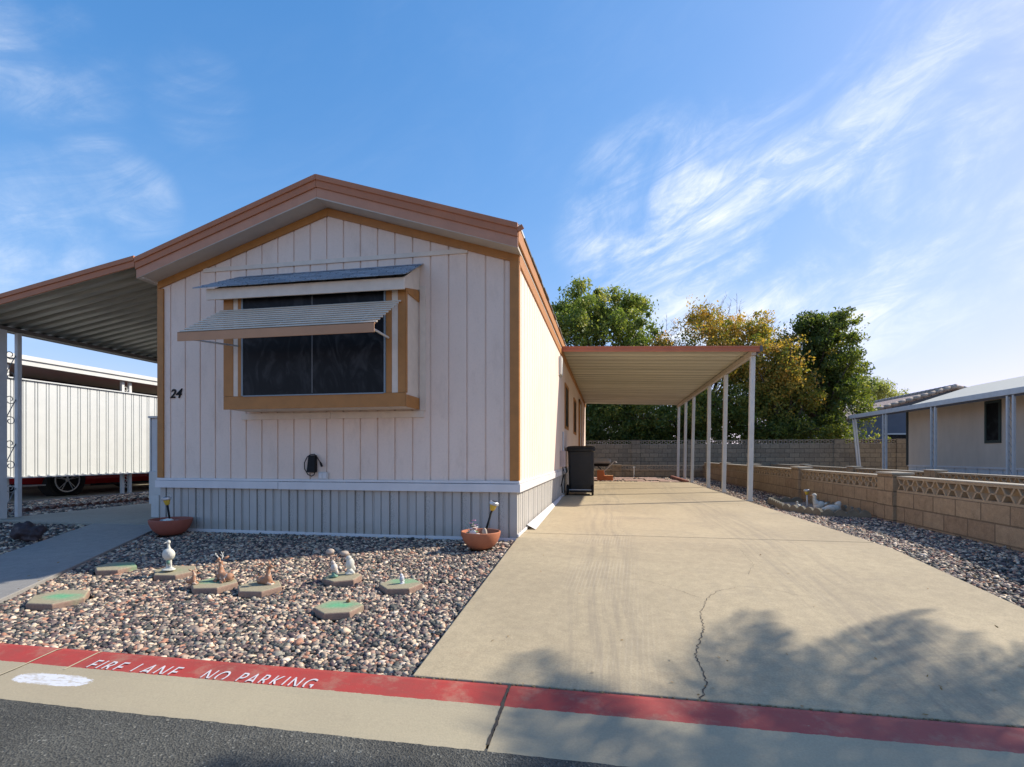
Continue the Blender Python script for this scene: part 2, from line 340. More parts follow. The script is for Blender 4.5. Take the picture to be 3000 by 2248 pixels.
def _components(m):
    par = list(range(len(m.v)))
    def fd(i):
        while par[i] != i: par[i] = par[par[i]]; i = par[i]
        return i
    for f in m.f:
        a = fd(f[0])
        for i in f[1:]: par[fd(i)] = a
    d = {}
    for f in m.f: d.setdefault(fd(f[0]), []).append(f)
    return list(d.values())
def each(m, name, mat, parent, **k):      # every separate piece becomes a part of its own
    out = None
    for fs in _components(m):
        ids = sorted({i for f in fs for i in f}); ix = {a: b for b, a in enumerate(ids)}; q = MB(); q.add([m.v[i] for i in ids], [tuple(ix[i] for i in f) for f in fs]); out = q.build(name, mat, parent, **k)
    return out
def tag(o, label=None, cat=None, group=None, kind=None):
    if label: o['label'] = label
    if cat: o['category'] = cat
    if group: o['group'] = group
    if kind: o['kind'] = kind
    return o
def thing(name, loc, label, cat, group=None):
    o = bpy.data.objects.new(name, None); COL.objects.link(o); o.location = loc; o.empty_display_size = 0.1
    ORIG[o.name] = Vector(loc); return tag(o, label, cat, group)
def struct(mb, name, mat, **k):
    o = mb.build(name, mat, origin=(0, 0, 0), **k); o['kind'] = 'structure'; return o
def one(mb, name, mat, x0, x1, y0, y1, z0, z1): ...
def bx(*a): return MB().box(*a)
def dup(root, loc, label, group=None, rot=None):
    r = root.copy(); COL.objects.link(r); r.location = loc; r['label'] = label
    if rot is not None: r.rotation_euler = rot
    if group: r['group'] = group
    for ch in list(root.children):
        c = ch.copy(); COL.objects.link(c); c.parent = r
        for g in list(ch.children): d = g.copy(); COL.objects.link(d); d.parent = c
    return r
def np_mesh(name, V, F, mat, attr=None, parent=None, smooth=False, origin=(0, 0, 0)):
    V = np.asarray(V, dtype=np.float32); F = np.asarray(F, dtype=np.int32); k = F.shape[1]
    og = ORIG[parent.name] if parent is not None else Vector(origin)
    V = V - np.array(og, dtype=np.float32)
    me = bpy.data.meshes.new(name); me.vertices.add(len(V)); me.vertices.foreach_set('co', V.ravel())
    me.loops.add(F.size); me.loops.foreach_set('vertex_index', F.ravel()); me.polygons.add(len(F))
    me.polygons.foreach_set('loop_start', np.arange(len(F), dtype=np.int32) * k); me.polygons.foreach_set('loop_total', np.full(len(F), k, dtype=np.int32))
    if smooth: me.polygons.foreach_set('use_smooth', np.ones(len(F), dtype=bool))
    me.update(calc_edges=True)
    if attr is not None:
        at = me.attributes.new('rnd', 'FLOAT', 'FACE'); at.data.foreach_set('value', np.asarray(attr, dtype=np.float32))
    me.materials.append(mat); o = bpy.data.objects.new(name, me); COL.objects.link(o)
    if parent is not None: o.parent = parent
    else: o.location = og
    ORIG[o.name] = og
    return o
G = 0.07
def zs(y): return -G * (5.2 - y) if y < 5.2 else 0.0     # the yard falls towards the street

# ------------------------------------------------------------------ ground, street, kerb, drive
prof = [(-400, -0.30), (1.80, -0.30), (2.30, -0.285), (5.2, -0.085), (6.5, -0.07), (700, -0.07)]
mb = MB()
for i in range(len(prof) - 1):
    (y0, z0), (y1, z1) = prof[i], prof[i + 1]; mb.add([(-600, y0, z0), (600, y0, z0), (600, y1, z1), (-600, y1, z1)], [(0, 1, 2, 3)])
struct(mb, 'ground', GROUND)
# street, with a ragged seam against the kerb pan
mb = MB(); xs = np.arange(-12, 12.01, 0.03); up = []; dn = []
for x in xs: up.append((x, 1.846 + random.uniform(-0.007, 0.007) + 0.006 * math.sin(x * 5), -0.236)); dn.append((x, 1.5, -0.245))
n = len(xs); mb.add(up + dn, [(i, i + 1, n + i + 1, n + i) for i in range(n - 1)])
mb.add([(-12, 1.5, -0.245), (12, 1.5, -0.245), (12, -7, -0.25), (-12, -7, -0.25)], [(0, 1, 2, 3)])
mb.add([(-300, 1.8, -0.247), (-12, 1.8, -0.247), (-12, -7, -0.25), (-300, -7, -0.25)], [(0, 1, 2, 3)]); mb.add([(12, 1.8, -0.247), (300, 1.8, -0.247), (300, -7, -0.25), (12, -7, -0.25)], [(0, 1, 2, 3)])
struct(mb, 'street', ASPH)
def kerb_z(y): return float(np.interp(y, [1.80, 1.855, 1.95, 2.08, 2.20, 2.27, 2.302], [-0.239, -0.2335, -0.2285, -0.222, -0.2095, -0.2025, -0.2065]))
mb = MB(); ky = [1.80, 1.855, 1.95, 2.08, 2.14, 2.20, 2.27, 2.302]; joints = [-40, -14, -8.5, -5.6, -2.90, -0.438, 2.9, 6, 9, 12, 40]
for a, b in zip(joints, joints[1:]):
    g = 0.006; A, B = a + g, b - g
    ring = lambda x: [(x, y, kerb_z(y)) for y in ky] + [(x, 2.302, -0.36), (x, 1.80, -0.36)]
    mb.loft([ring(A), ring(B)])
kerb = struct(mb, 'kerb', KERB)
# darker seam fill of the wide joint in the kerb
mb = MB(); P = []; Q = []
for y in np.linspace(1.86, 2.297, 24):
    k = random.uniform(-0.003, 0.003); w_ = random.uniform(0.004, 0.009); P.append((-0.438 - w_ + k, y, kerb_z(y) + 0.002)); Q.append((-0.438 + w_ + k, y, kerb_z(y) + 0.002))
mb.add(P + Q, [(i, i + 1, 24 + i + 1, 24 + i) for i in range(23)])
JDARK = plain('dirty joint filler', (0.06, 0.05, 0.04), 0.95, var=0.3, sc=30); JTAN = plain('pale joint filler', (0.5, 0.42, 0.27), 0.9)
jf = mb.build('joint_filler', JDARK, kerb)
for xa, xb, mm in ((-2.90, -2.905, JTAN), (-2.645, -2.645, JTAN)):
    mb = MB(); P = []; Q = []; y1 = 2.11 if xa > -2.7 else 2.297
    ys = np.linspace(1.87 if xa < -2.7 else 2.10, 2.297, 14)
    for y in ys:
        x = xa + (xb - xa) * (y - 1.86) / 0.46; P.append((x - 0.005, y, kerb_z(y) + 0.0025)); Q.append((x + 0.005, y, kerb_z(y) + 0.0025))
    mb.add(P + Q, [(i, i + 1, 14 + i + 1, 14 + i) for i in range(13)]); mb.build('joint_filler', mm, kerb)
# stencilled lettering on the red band
WPAINT = plain('white road paint', (0.62, 0.60, 0.60), 0.7, var=0.25, sc=40)
def lettering(body, x0, x1, ylo, yhi, ycut, mat, parent, name):
    cu = bpy.data.curves.new(name, 'FONT'); cu.body = body; cu.size = 1; cu.space_character = 1.28; cu.space_word = 1.3; cu.offset = 0.0; tmp = bpy.data.objects.new('tmp', cu); COL.objects.link(tmp)
    bpy.context.view_layer.update(); me = bpy.data.meshes.new_from_object(tmp.evaluated_get(bpy.context.evaluated_depsgraph_get())); bpy.data.objects.remove(tmp)
    bm = bmesh.new(); bm.from_mesh(me); xs = [v.co.x for v in bm.verts]; ys = [v.co.y for v in bm.verts]
    a0, a1, b0, b1 = min(xs), max(xs), min(ys), max(ys)
    for v in bm.verts: v.co.x = x0 + (v.co.x - a0) / (a1 - a0) * (x1 - x0); v.co.y = ylo + (v.co.y - b0) / (b1 - b0) * (yhi - ylo)
    bmesh.ops.bisect_plane(bm, geom=bm.verts[:] + bm.edges[:] + bm.faces[:], plane_co=(0, ycut, 0), plane_no=(0, 1, 0), clear_inner=True)
    for yy in (2.14, 2.155, 2.17, 2.185): bmesh.ops.bisect_plane(bm, geom=bm.verts[:] + bm.edges[:] + bm.faces[:], plane_co=(0, yy, 0), plane_no=(0, 1, 0))
    for v in bm.verts: v.co.z = kerb_z(v.co.y) + 0.004
    bm.to_mesh(me); bm.free(); me.materials.clear(); me.materials.append(mat); o = bpy.data.objects.new(name, me); COL.objects.link(o); o.parent = parent; ORIG[o.name] = Vector((0, 0, 0)); return o
lettering('FIRE LANE', -2.555, -2.05, 2.112, 2.203, 2.131, WPAINT, kerb, 'kerb_lettering')
lettering('NO PARKING', -1.905, -1.325, 2.112, 2.203, 2.131, WPAINT, kerb, 'kerb_lettering')
# driveway slabs separated by open joints
mb = MB(); jy = [2.314, 5.2, 5.52, 9.55, 11.45, 13.3, 15.2, 17.0]; XL, XRr = -0.912, 2.53
def slab(mb, x0, x1, y0, y1, z0=None, z1=None, th=0.14):
    za, zb = (zs(y0) if z0 is None else z0), (zs(y1) if z1 is None else z1)
    mb.add([(x0, y0, za - th), (x1, y0, za - th), (x1, y1, zb - th), (x0, y1, zb - th), (x0, y0, za), (x1, y0, za), (x1, y1, zb), (x0, y1, zb)],
           [(0, 3, 2, 1), (4, 5, 6, 7), (0, 1, 5, 4), (1, 2, 6, 5), (2, 3, 7, 6), (3, 0, 4, 7)])
ring = lambda x: [(x, 2.314, zs(2.314)), (x, 5.2, 0), (x, 5.52, 0), (x, 5.52, -0.14), (x, 2.314, -0.34)]
mb.loft([ring(XL), ring(XRr)])
for a, b in zip(jy[2:], jy[3:]): slab(mb, XL if a > 5.3 else XL, XRr, a + 0.018, b)
drive = struct(mb, 'driveway', DRIVE, bevel=0.006)
mb = MB().box(XL + .01, XRr - .01, 5.45, 16.9, -0.30, -0.10); struct(mb, 'driveway_bed', JDARK)
def pix(px, py, z0=0.0):     # foot of a sight line on the sloping yard (used to survey the crack)
    r = Fv + Rv * ((px - 1500) / 1509) + Uv * ((1335 - py) / 1509); t = (z0 - G * 5.2 - 0.84) / (r.z - G * r.y); return Vector((r.x * t, r.y * t, 0.84 + r.z * t))
def crack(pts, w0, w1):
    P = [pix(1100 + x / 1.164, 1500 + y / 1.164) for x, y in pts]; Q = []
    for a, b in zip(P, P[1:]):
        k = max(2, int((b - a).length / 0.018))
        for i in range(k): Q.append(a.lerp(b, i / k) + Vector((random.uniform(-.009, .009), random.uniform(-.006, .006), 0)))
    Q.append(P[-1]); A = []; B = []; n = len(Q)
    for i, q in enumerate(Q):
        t = (Q[min(i + 1, n - 1)] - Q[max(i - 1, 0)]).normalized(); nn = Vector((-t.y, t.x, 0)); wd = (w0 + (w1 - w0) * i / n) * random.uniform(0.5, 1.4)
        A.append(q + nn * wd + Vector((0, 0, .002))); B.append(q - nn * wd + Vector((0, 0, .002)))
    MB().add(A + B, [(i, i + 1, n + i + 1, n + i) for i in range(n - 1)]).build('crack', JDARK, drive)
crack([(1108, 642), (1130, 590), (1118, 540), (1090, 485), (1105, 440), (1120, 390), (1108, 350), (1130, 300), (1160, 272)], 0.0032, 0.0014)
crack([(1160, 272), (1240, 255), (1330, 260), (1400, 275), (1500, 300)], 0.0011, 0.0006)
crack([(1110, 294), (1040, 270), (980, 250), (910, 232)], 0.001, 0.0006); crack([(1270, 215), (1290, 180), (1240, 125)], 0.0008, 0.0005)
# grit and leaf litter lying in the seam between drive and kerb
mb = MB()
for i in range(150):
    x = random.uniform(-0.9, 2.5); y = 2.309 + random.gauss(0, 0.004); s_ = random.uniform(0.003, 0.009)
    mb.ball((x, y, zs(2.314) - 0.004), (s_, s_ * .7, s_ * .5), nu=5, nv=4)
LITTER = plain('dry leaf litter', (0.22, 0.16, 0.08), 0.9, var=0.4, sc=40)
tag(struct(mb, 'seam_litter', LITTER), kind='stuff')
# reddish pavers beyond the slab, patio and ramped walk
PAV = plain('pink pavers', (0.38, 0.25, 0.2), 0.9, var=0.25, sc=5, bsc=30)
mb = MB()
for i, (x, y) in enumerate([(-.6, 18.6), (.15, 19.0), (.9, 18.7), (1.65, 19.1), (-.3, 20.1), (.6, 20.2), (1.5, 20.2), (2.05, 18.2), (1.3, 17.5)]): mb.box(x - .34, x + .34, y - .5, y + .5, -.07, -.012 - .004 * (i % 3))
struct(mb, 'rear_pavers', PAV, bevel=0.01)
mb = MB(); slab(mb, -7.98, -5.22, 5.36, 16, 0, 0, 0.13); struct(mb, 'patio', PATIO, bevel=0.008)
a0, a1, b0, b1 = Vector((-6.30, 5.35, -0.005)), Vector((-5.27, 3.0, -0.155)), Vector((-5.29, 5.35, -0.005)), Vector((-3.93, 2.335, -0.2))
a1 = a0 + (a1 - a0) * 1.23; a1.z = -0.2; a1.y = 2.335 if a1.y < 2.335 else a1.y
mb = MB().add([a0 - Vector((0, 0, .2)), b0 - Vector((0, 0, .2)), b1 - Vector((0, 0, .2)), a1 - Vector((0, 0, .2)), a0, b0, b1, a1], [(0, 1, 2, 3), (4, 7, 6, 5), (0, 4, 5, 1), (1, 5, 6, 2), (2, 6, 7, 3), (3, 7, 4, 0)])
struct(mb, 'walkway', WALK, bevel=0.006)
WALKPOLY = [(a0.x, a0.y), (b0.x, b0.y), (b1.x, b1.y), (a1.x, a1.y)]
# footing strip under the home
struct(MB().box(-5.3, -0.93, 5.12, 5.3, -0.16, -0.045), 'footing_strip', WALK)

# ------------------------------------------------------------------ pebbles
def ico(level):
    bm = bmesh.new(); bmesh.ops.create_icosphere(bm, subdivisions=level, radius=1.0); bm.verts.ensure_lookup_table()
    V = np.array([v.co[:] for v in bm.verts]); F = np.array([[v.index for v in f.verts] for f in bm.faces]); bm.free(); return V, F
ICO = {1: ico(1), 2: ico(2)}
def rotmats(n, flat=0.35):
    a = rng.uniform(0, 2 * np.pi, n); tx = rng.normal(0, flat, n); ty = rng.normal(0, flat, n)
    def R(ax, t):
        c, s_ = np.cos(t), np.sin(t); o = np.ones(n); z = np.zeros(n)
        return np.stack([np.stack([o, z, z], 1), np.stack([z, c, -s_], 1), np.stack([z, s_, c], 1)], 1) if ax == 0 else (np.stack([np.stack([c, z, s_], 1), np.stack([z, o, z], 1), np.stack([-s_, z, c], 1)], 1) if ax == 1 else np.stack([np.stack([c, -s_, z], 1), np.stack([s_, c, z], 1), np.stack([z, z, o], 1)], 1))
    return R(0, tx) @ R(1, ty) @ R(2, a)
def pebbles(name, pts, zf, size, level, mat, label=None):
    V, F = ICO[level]; n = len(pts)
    r = size * np.exp(rng.normal(0, 0.24, n)) / 2
    sc = np.stack([r * rng.uniform(0.95, 1.45, n), r * rng.uniform(0.75, 1.05, n), r * rng.uniform(0.5, 0.8, n)], 1)
    dv = 1 + rng.normal(0, 0.10 if level == 2 else 0.2, (n, len(V), 1)); P = V[None] * dv * sc[:, None, :]
    P = np.einsum('nij,nkj->nki', rotmats(n), P)
    z = zf(pts[:, 0], pts[:, 1]) + rng.uniform(-0.3, 0.55, n) * size * 0.5
    P += np.concatenate([pts, z[:, None]], 1)[:, None, :]
    FF = (F[None] + (np.arange(n) * len(V))[:, None, None]).reshape(-1, 3)
    o = np_mesh(name, P.reshape(-1, 3), FF, mat, np.repeat(rng.uniform(0, 1, n), len(F)), smooth=False)
    o['kind'] = 'stuff'; return o
def jgrid(x0, x1, y0, y1, s_):
    gx, gy = np.meshgrid(np.arange(x0, x1, s_), np.arange(y0, y1, s_ * 0.9)); p = np.stack([gx.ravel(), gy.ravel()], 1); return p + rng.uniform(-s_ * .48, s_ * .48, p.shape)
def inpoly(p, poly):
    r = np.zeros(len(p), bool); n = len(poly)
    for i in range(n):
        (x0, y0), (x1, y1) = poly[i], poly[(i + 1) % n]
        c = ((y0 > p[:, 1]) != (y1 > p[:, 1])) & (p[:, 0] < (x1 - x0) * (p[:, 1] - y0) / (y1 - y0 + 1e-9) + x0); r ^= c
    return r
STONES = [('A', -4.125, 3.70, .20, .3), ('B', -3.50, 3.66, .21, .15), ('C', -2.93, 3.42, .21, .2), ('D', -2.53, 3.40, .20, .1), ('E', -2.035, 3.70, .18, .5), ('F', -1.51, 3.60, .19, .2), ('G', -1.73, 3.10, .19, .35), ('H', -3.80, 2.98, .23, .1)]
def zy(x, y): return np.where(y < 5.2, -G * (5.2 - y), 0) - 0.043
p = np.concatenate([jgrid(-5.6, -0.93, 2.30, 5.16, 0.021), jgrid(-5.6, -0.93, 2.33, 5.16, 0.034)])
keep = ~inpoly(p, WALKPOLY) & (p[:, 0] > -6.3 + (5.35 - p[:, 1]) * 0.45 + .9)
keep &= (p[:, 1] > 2.345 + .03 * np.sin(p[:, 0] * 3.1) * 0) | (rng.uniform(0, 1, len(p)) < .5)
for _, x, y, r, _a in STONES: keep &= np.hypot(p[:, 0] - x, p[:, 1] - y) > r * 0.78
keep &= np.hypot(p[:, 0] + 1.208, p[:, 1] - 4.84) > 0.12; keep &= np.hypot(p[:, 0] + 4.83, p[:, 1] - 4.98) > 0.13
p = p[keep]; print('pebbles', len(p))
pebbles('front_gravel', p, zy, 0.0265, 2, PEB)
p = jgrid(-8.6, -5.2, 3.0, 5.33, 0.03); p = p[~inpoly(p, WALKPOLY) & (p[:, 0] < -5.27 - (5.35 - p[:, 1]) * -0.43 - .95)]
pebbles('corner_gravel', p, zy, 0.038, 1, PEB)
p = np.concatenate([jgrid(2.55, 3.70, 3.3, 9, 0.024), jgrid(2.55, 3.72, 9, 21.2, 0.05), jgrid(2.55, 3.70, 2.33, 3.3, .03), jgrid(3.9, 6.88, 2.4, 14, .075)])
pebbles('side_gravel', p, zy, 0.028, 1, PEB2)
p = jgrid(-10.4, -8.0, 5.0, 13, 0.045); pebbles('edge_gravel', p, lambda x, y: zy(x, y) + np.where(x < -9.1, 0.02, -0.01), 0.05, 1, PEB)
p = jgrid(-.9, 3.7, 17.0, 21.2, 0.06); pebbles('rear_gravel', p, lambda x, y: zy(x, y) - .01, 0.05, 1, PEB2)

# dry leaves and twigs blown over the gravel and the concrete
V = []; F = []
def litter(n, x0, x1, y0, y1, lift, sz):
    for _ in range(n):
        x, y = random.uniform(x0, x1), random.uniform(y0, y1); c = Vector((x, y, zs(y) + lift)); R = Euler((random.gauss(0, .35), random.gauss(0, .35), random.uniform(0, 6.28))).to_matrix(); s_ = random.uniform(.6, 1.3) * sz; b = len(V)
        for p in ((-1, 0, 0), (-.3, .38, .12), (.5, .3, .1), (1.1, 0, .2), (.5, -.3, .05), (-.3, -.38, .1)): V.append(tuple(c + R @ Vector(p) * s_))
        F.append(tuple(range(b, b + 6)))
litter(130, -5.0, -.95, 2.4, 5.0, -.005, .013); litter(60, 2.6, 3.65, 3.4, 9, -.005, .014); litter(26, -.8, 2.5, 2.4, 2.9, .004, .010); litter(30, -.85, 2.4, 3, 14, .004, .009); litter(14, -5, 1.5, 2.31, 2.34, .006, .01)
m = MB().add(V, F); LEAFD = Mat('dead leaves'); LEAFD.base(LEAFD.mixc(LEAFD.noise(3, 2), (.40, .24, .07), (.20, .12, .05))); LEAFD.rough(.8)
o = m.build('leaf_litter', LEAFD.m, origin=(0, 0, 0)); o['kind'] = 'stuff'

# ------------------------------------------------------------------ the mobile home
HX0, HX1, HY0, HY1, RX = -5.20, -0.905, 5.213, 21.3, -3.035
def gz(x): return 3.56 - 0.312 * abs(x - RX)
home = thing('mobile_home', (RX, HY0, 0), 'pale pink mobile home with burnt orange trim and low gable, number 24', 'mobile home')
def siding_profile(a0, a1, first, step, depth=0.014, gw=0.0095):
    g = []; x = first
    while x < a1 - .02:
        if x > a0 + .02: g.append(x)
        x += step
    pr = [(a0, 0.0)]
    for x in g: pr += [(x - gw, 0.0), (x - gw * .7, depth), (x + gw * .7, depth), (x + gw, 0.0)]
    return pr + [(a1, 0.0)]
pr = siding_profile(HX0, HX1, HX0 + ((-1.249 - HX0) % 0.2), 0.2)
mb = MB()
for (x0, d0), (x1, d1) in zip(pr, pr[1:]):
    pts = [(x0, d0), (x1, d1)]
    if x0 < RX < x1: pts = [(x0, d0), (RX, 0.0), (x1, d1)]
    for (xa, da), (xb, db) in zip(pts, pts[1:]): mb.add([(xa, HY0 + da, 0.56), (xb, HY0 + db, 0.56), (xb, HY0 + db, gz(xb)), (xa, HY0 + da, gz(xa))], [(0, 1, 2, 3)])
mb.build('front_wall', SIDING, home)
def side_wall(X, sgn):
    pr = siding_profile(HY0, HY1, HY0 + .2, 0.2); mb = MB()
    for (y0, d0), (y1, d1) in zip(pr, pr[1:]): mb.add([(X - sgn * d0, y0, 0.56), (X - sgn * d1, y1, 0.56), (X - sgn * d1, y1, 2.93), (X - sgn * d0, y0, 2.93)], [(0, 1, 2, 3)])
    return mb
side_wall(HX1, 1).build('side_wall', SIDING, home); side_wall(HX0, -1).build('side_wall', SIDING, home)
mb = MB(); mb.add([(HX0, HY1, 0), (HX1, HY1, 0), (HX1, HY1, gz(HX1)), (RX, HY1, 3.56), (HX0, HY1, gz(HX0))], [(0, 1, 2, 3, 4)]); mb.build('rear_wall', SIDING, home)
# skirting: ribbed vinyl, front and sides
def skirt_profile(a0, a1):
    pat = [(0.0, 0), (.082, 0), (.085, .022), (.099, .022), (.106, 0), (.186, 0), (.189, .022), (.203, .022), (.21, 0), (.285, 0), (.288, .018), (.302, .018), (.318, .007), (.382, .007), (.386, .018)]
    pr = []; k = math.floor((a0 + 40) / .4) * .4 - 40
    while k < a1:
        for d, e in pat:
            if a0 <= k + d <= a1: pr.append((k + d, e))
        k += .4
    return [(a0, 0)] + pr + [(a1, 0)]
mb = MB(); pr = skirt_profile(HX0 + .015, HX1 - .012)
for (a, d), (b, e) in zip(pr, pr[1:]):
    if b > a: mb.add([(a, HY0 - .004 + d, -0.03), (b, HY0 - .004 + e, -0.03), (b, HY0 - .004 + e, .475), (a, HY0 - .004 + d, .475)], [(0, 1, 2, 3)])
pr = skirt_profile(HY0 - .004, HY1)
for (a, d), (b, e) in zip(pr, pr[1:]):
    if b > a:
        mb.add([(HX1 - .012 - d, a, -0.03), (HX1 - .012 - e, b, -0.03), (HX1 - .012 - e, b, .475), (HX1 - .012 - d, a, .475)], [(0, 1, 2, 3)])
        mb.add([(HX0 + .015 + d, a, -0.03), (HX0 + .015 + e, b, -0.03), (HX0 + .015 + e, b, .475), (HX0 + .015 + d, a, .475)], [(0, 1, 2, 3)])
mb.build('skirting', SKIRT, home)
mb = MB().box(HX0 + .0, -3.3, HY0 - .022, HY0 - .006, -0.045, -0.008).box(-3.296, -1.9, HY0 - .022, HY0 - .006, -0.047, -0.010).box(-1.896, HX1 + .002, HY0 - .022, HY0 - .006, -0.045, -0.008)
mb.box(HX1 - .010, HX1 + .006, HY0 - .005, HY1, 0.002, 0.03); each(mb, 'skirting_track', WBAND, home, bevel=0.002)
# white band boards
mb = MB().box(HX0 - .02, -3.62, HY0 - .045, HY0 - .003, .465, .548).box(-3.614, HX1 + .028, HY0 - .047, HY0 - .003, .462, .546)
mb.box(HX0 - .01, HX1 + .018, HY0 - .033, HY0 - .003, .551, .577)
mb.box(HX1 + .003, HX1 + .028, HY0 - .003, HY1, .462, .546).box(HX1 + .003, HX1 + .018, HY0 - .003, HY1, .549, .575)
mb.box(HX0 - .02, HX0 - .003, HY0 - .003, HY1, .465, .575)
each(mb, 'band_board', WBAND, home, bevel=0.003)
# corner and rake trim on the wall
mb = MB().box(HX0 - .012, HX0 + .068, HY0 - .022, HY0 - .002, .58, 2.80); mb.build('corner_trim', TRIM, home, bevel=0.003)
mb = MB().box(HX1 - .085, HX1 + .012, HY0 - .024, HY0 - .002, .58, 2.84).box(HX1 + .003, HX1 + .014, HY0 - .002, HY0 + .05, .58, 2.84); mb.build('corner_trim', TRIM, home, bevel=0.003)
def rake_ring(y0, y1, top, th, xa, xb, sl=0.312):     # chevron prism between y0 and y1
    zt = lambda x: top - sl * abs(x - RX)
    pts = [(xa, zt(xa)), (RX, top), (xb, zt(xb)), (xb, zt(xb) - th), (RX, top - th), (xa, zt(xa) - th)]
    return MB().prism(pts, lambda a, b, w: (a, w, b), y0, y1)
# concave outline: split in two halves so that faces stay planar
def rake(name, mat, y0, y1, top, th, xa, xb, sl=0.312, bevel=0.003):
    m = MB(); zt = lambda x: top - sl * abs(x - RX)
    for p, q in ((xa, RX - .0006), (RX + .0006, xb)): m.prism([(p, zt(p)), (q, zt(q)), (q, zt(q) - th), (p, zt(p) - th)], lambda a, b, w: (a, w, b), y0, y1)
    return m.build(name, mat, home, bevel=bevel)
rake('rake_trim', TRIM, HY0 - .021, HY0 - .001, 3.562, .085, HX0 - .012, HX1 + .012)
YO = 4.975
XA, XB = -5.285, -0.868
rake('soffit', SOFFIT, YO + .012, HY0 - .002, 3.585, .018, XA + .004, XB - .004, 0.316, 0)
rake('lower_fascia', FASCIA2, YO + .010, YO + .028, 3.685, .105, XA + .002, XB - .002, 0.32)
rake('upper_fascia', FASCIA, YO - .020, YO + .008, 3.812, .060, XA, XB, 0.32, 0.006)
rake('upper_fascia', FASCIA, YO - .006, YO + .009, 3.757, .078, XA, XB, 0.32, 0.004)
m_ = MB(); zt = lambda x: 3.80 - .32 * abs(x - RX)
for p, q in ((XA, RX), (RX, XB)): m_.prism([(p, zt(p)), (q, zt(q)), (q, zt(q) - .05), (p, zt(p) - .05)], lambda a, b, w: (a, w, b), YO + .01, HY1 + .1)
m_.build('roof', ROOFW, home)
m_ = MB()      # roof coating lip with ragged shingle ends over the right eave
for p, q in ((RX, XB + .01),): m_.prism([(p, zt(p) + .03), (q, zt(q) + .03), (q, zt(q) + .004), (p, zt(p) + .004)], lambda a, b, w: (a, w, b), YO + .06, HY1 + .1)
m_.build('roof_coating', ROOFW, home)
SHG = plain('dark shingle edge', (0.12, 0.10, 0.085), 0.9, var=0.3, sc=20)
m_ = MB(); y = YO + .35
while y < HY1: m_.box(XB - .08, XB + .012 + random.uniform(0, .02), y, y + .26, 3.095 + random.uniform(-.003, .003), 3.118); y += .27
m_.build('shingle_edge', SHG, home)
# right eave: orange board with soffit return
mb = MB().box(XB - .016, XB + .004, YO + .03, HY1 + .05, 2.955, 3.10); mb.box(HX1 + .002, HX1 + .018, HY0 + .0, HY1, 2.80, 2.93); mb.build('eave_board', TRIM, home, bevel=0.003)
MB().box(HX1 - .001, XB - .017, YO + .03, HY1, 2.925, 2.95).build('eave_soffit', SOFFIT, home)
MB().box(XB - .01, XB + .055, YO - .012, YO + .012, 3.045, 3.09, R=Matrix.Rotation(-.5, 3, 'Y')).build('gutter_stub', FASCIA, home, bevel=.003)
MB().box(HX0 - .08, HX0 - .003, YO + .03, HY1, 2.86, 2.88).build('eave_soffit', SOFFIT, home)
# splice trim across the gable and lower panel seam
MB().box(-4.60, -1.44, HY0 - .014, HY0 - .001, 2.955, 3.003).build('splice_trim', CASING, home, bevel=.002)
# bay window
BY = 4.85
bay = MB().box(-4.035, -1.985, BY + .012, HY0 + .03, 1.345, 2.60).build('bay_window', CASING, home)
mb = MB(); f0 = BY - .003
mb.box(-4.04, -3.925, f0, BY + .01, 1.47, 2.55).box(-2.062, -1.978, f0, BY + .01, 1.47, 2.55).box(-4.04, -1.978, f0, BY + .01, 1.33, 1.468)
mb.box(-3.868, -3.822, f0 + .002, BY + .011, 1.47, 2.55).box(-2.19, -2.128, f0 + .002, BY + .011, 1.47, 2.55)
mb.box(-1.984, -1.973, f0, BY + .035, 1.47, 2.6).box(-1.984, -1.971, f0, HY0 - .003, 1.33, 1.45).box(-1.984, -1.971, BY + .037, HY0 - .003, 2.47, 2.58)
mb.build('window_frame', TRIM, bay, bevel=.002)
mb = MB().box(-3.922, -3.870, f0 + .004, BY + .011, 1.47, 2.55).box(-2.126, -2.064, f0 + .004, BY + .011, 1.47, 2.55); each(mb, 'frame_infill', CASING, bay)
MB().box(-4.0, -2.0, BY + .02, HY0 - .003, 1.332, 1.343).build('bay_underside', CASING, bay)
mb = MB().box(-4.10, -3.0, HY0 - .018, HY0 - .001, 1.245, 1.315).box(-2.996, -1.92, HY0 - .018, HY0 - .001, 1.245, 1.315).box(-1.965, -1.90, HY0 - .016, HY0 - .0012, 1.317, 2.64); each(mb, 'casing_board', CASING, home, bevel=.002)
def screen_mat():
    m = Mat('sun screen mesh'); s_ = m.n('ShaderNodeTexNoise'); m.l(m.map((2.2, 1, 1.2)), s_.inputs['Vector']); s_.inputs['Scale'].default_value = 2.2; s_.inputs['Detail'].default_value = 6; s_.inputs['Distortion'].default_value = 2.2
    col = m.mixc(m.smooth(s_.outputs[0], 0.42, 0.75), (0.003, 0.003, 0.004), (0.028, 0.028, 0.030)); m.base(col); m.rough(0.42); m.p.inputs['Specular IOR Level'].default_value = 0.2  # paler streaks paint faint reflections and curtain folds into the mesh colour
    return m.m
SCREEN = screen_mat()
MB().box(-3.80, -2.21, BY - .006, BY + .010, 1.475, 2.56).build('screen', SCREEN, bay)
MB().box(-3.005, -2.99, BY - .009, BY - .0065, 1.485, 2.56).build('mullion', plain('grey mullion', (0.09, 0.09, 0.09), .5), bay)
mb = MB().box(-3.820, -3.801, BY - .012, BY + .009, 1.47, 2.56).box(-2.209, -2.192, BY - .012, BY + .009, 1.47, 2.56).box(-3.80, -2.21, BY - .012, BY + .009, 1.462, 1.4745); SFR = plain('dull blue grey frame', (.22, .27, .30), .5); each(mb, 'screen_frame', SFR, bay, bevel=.001)
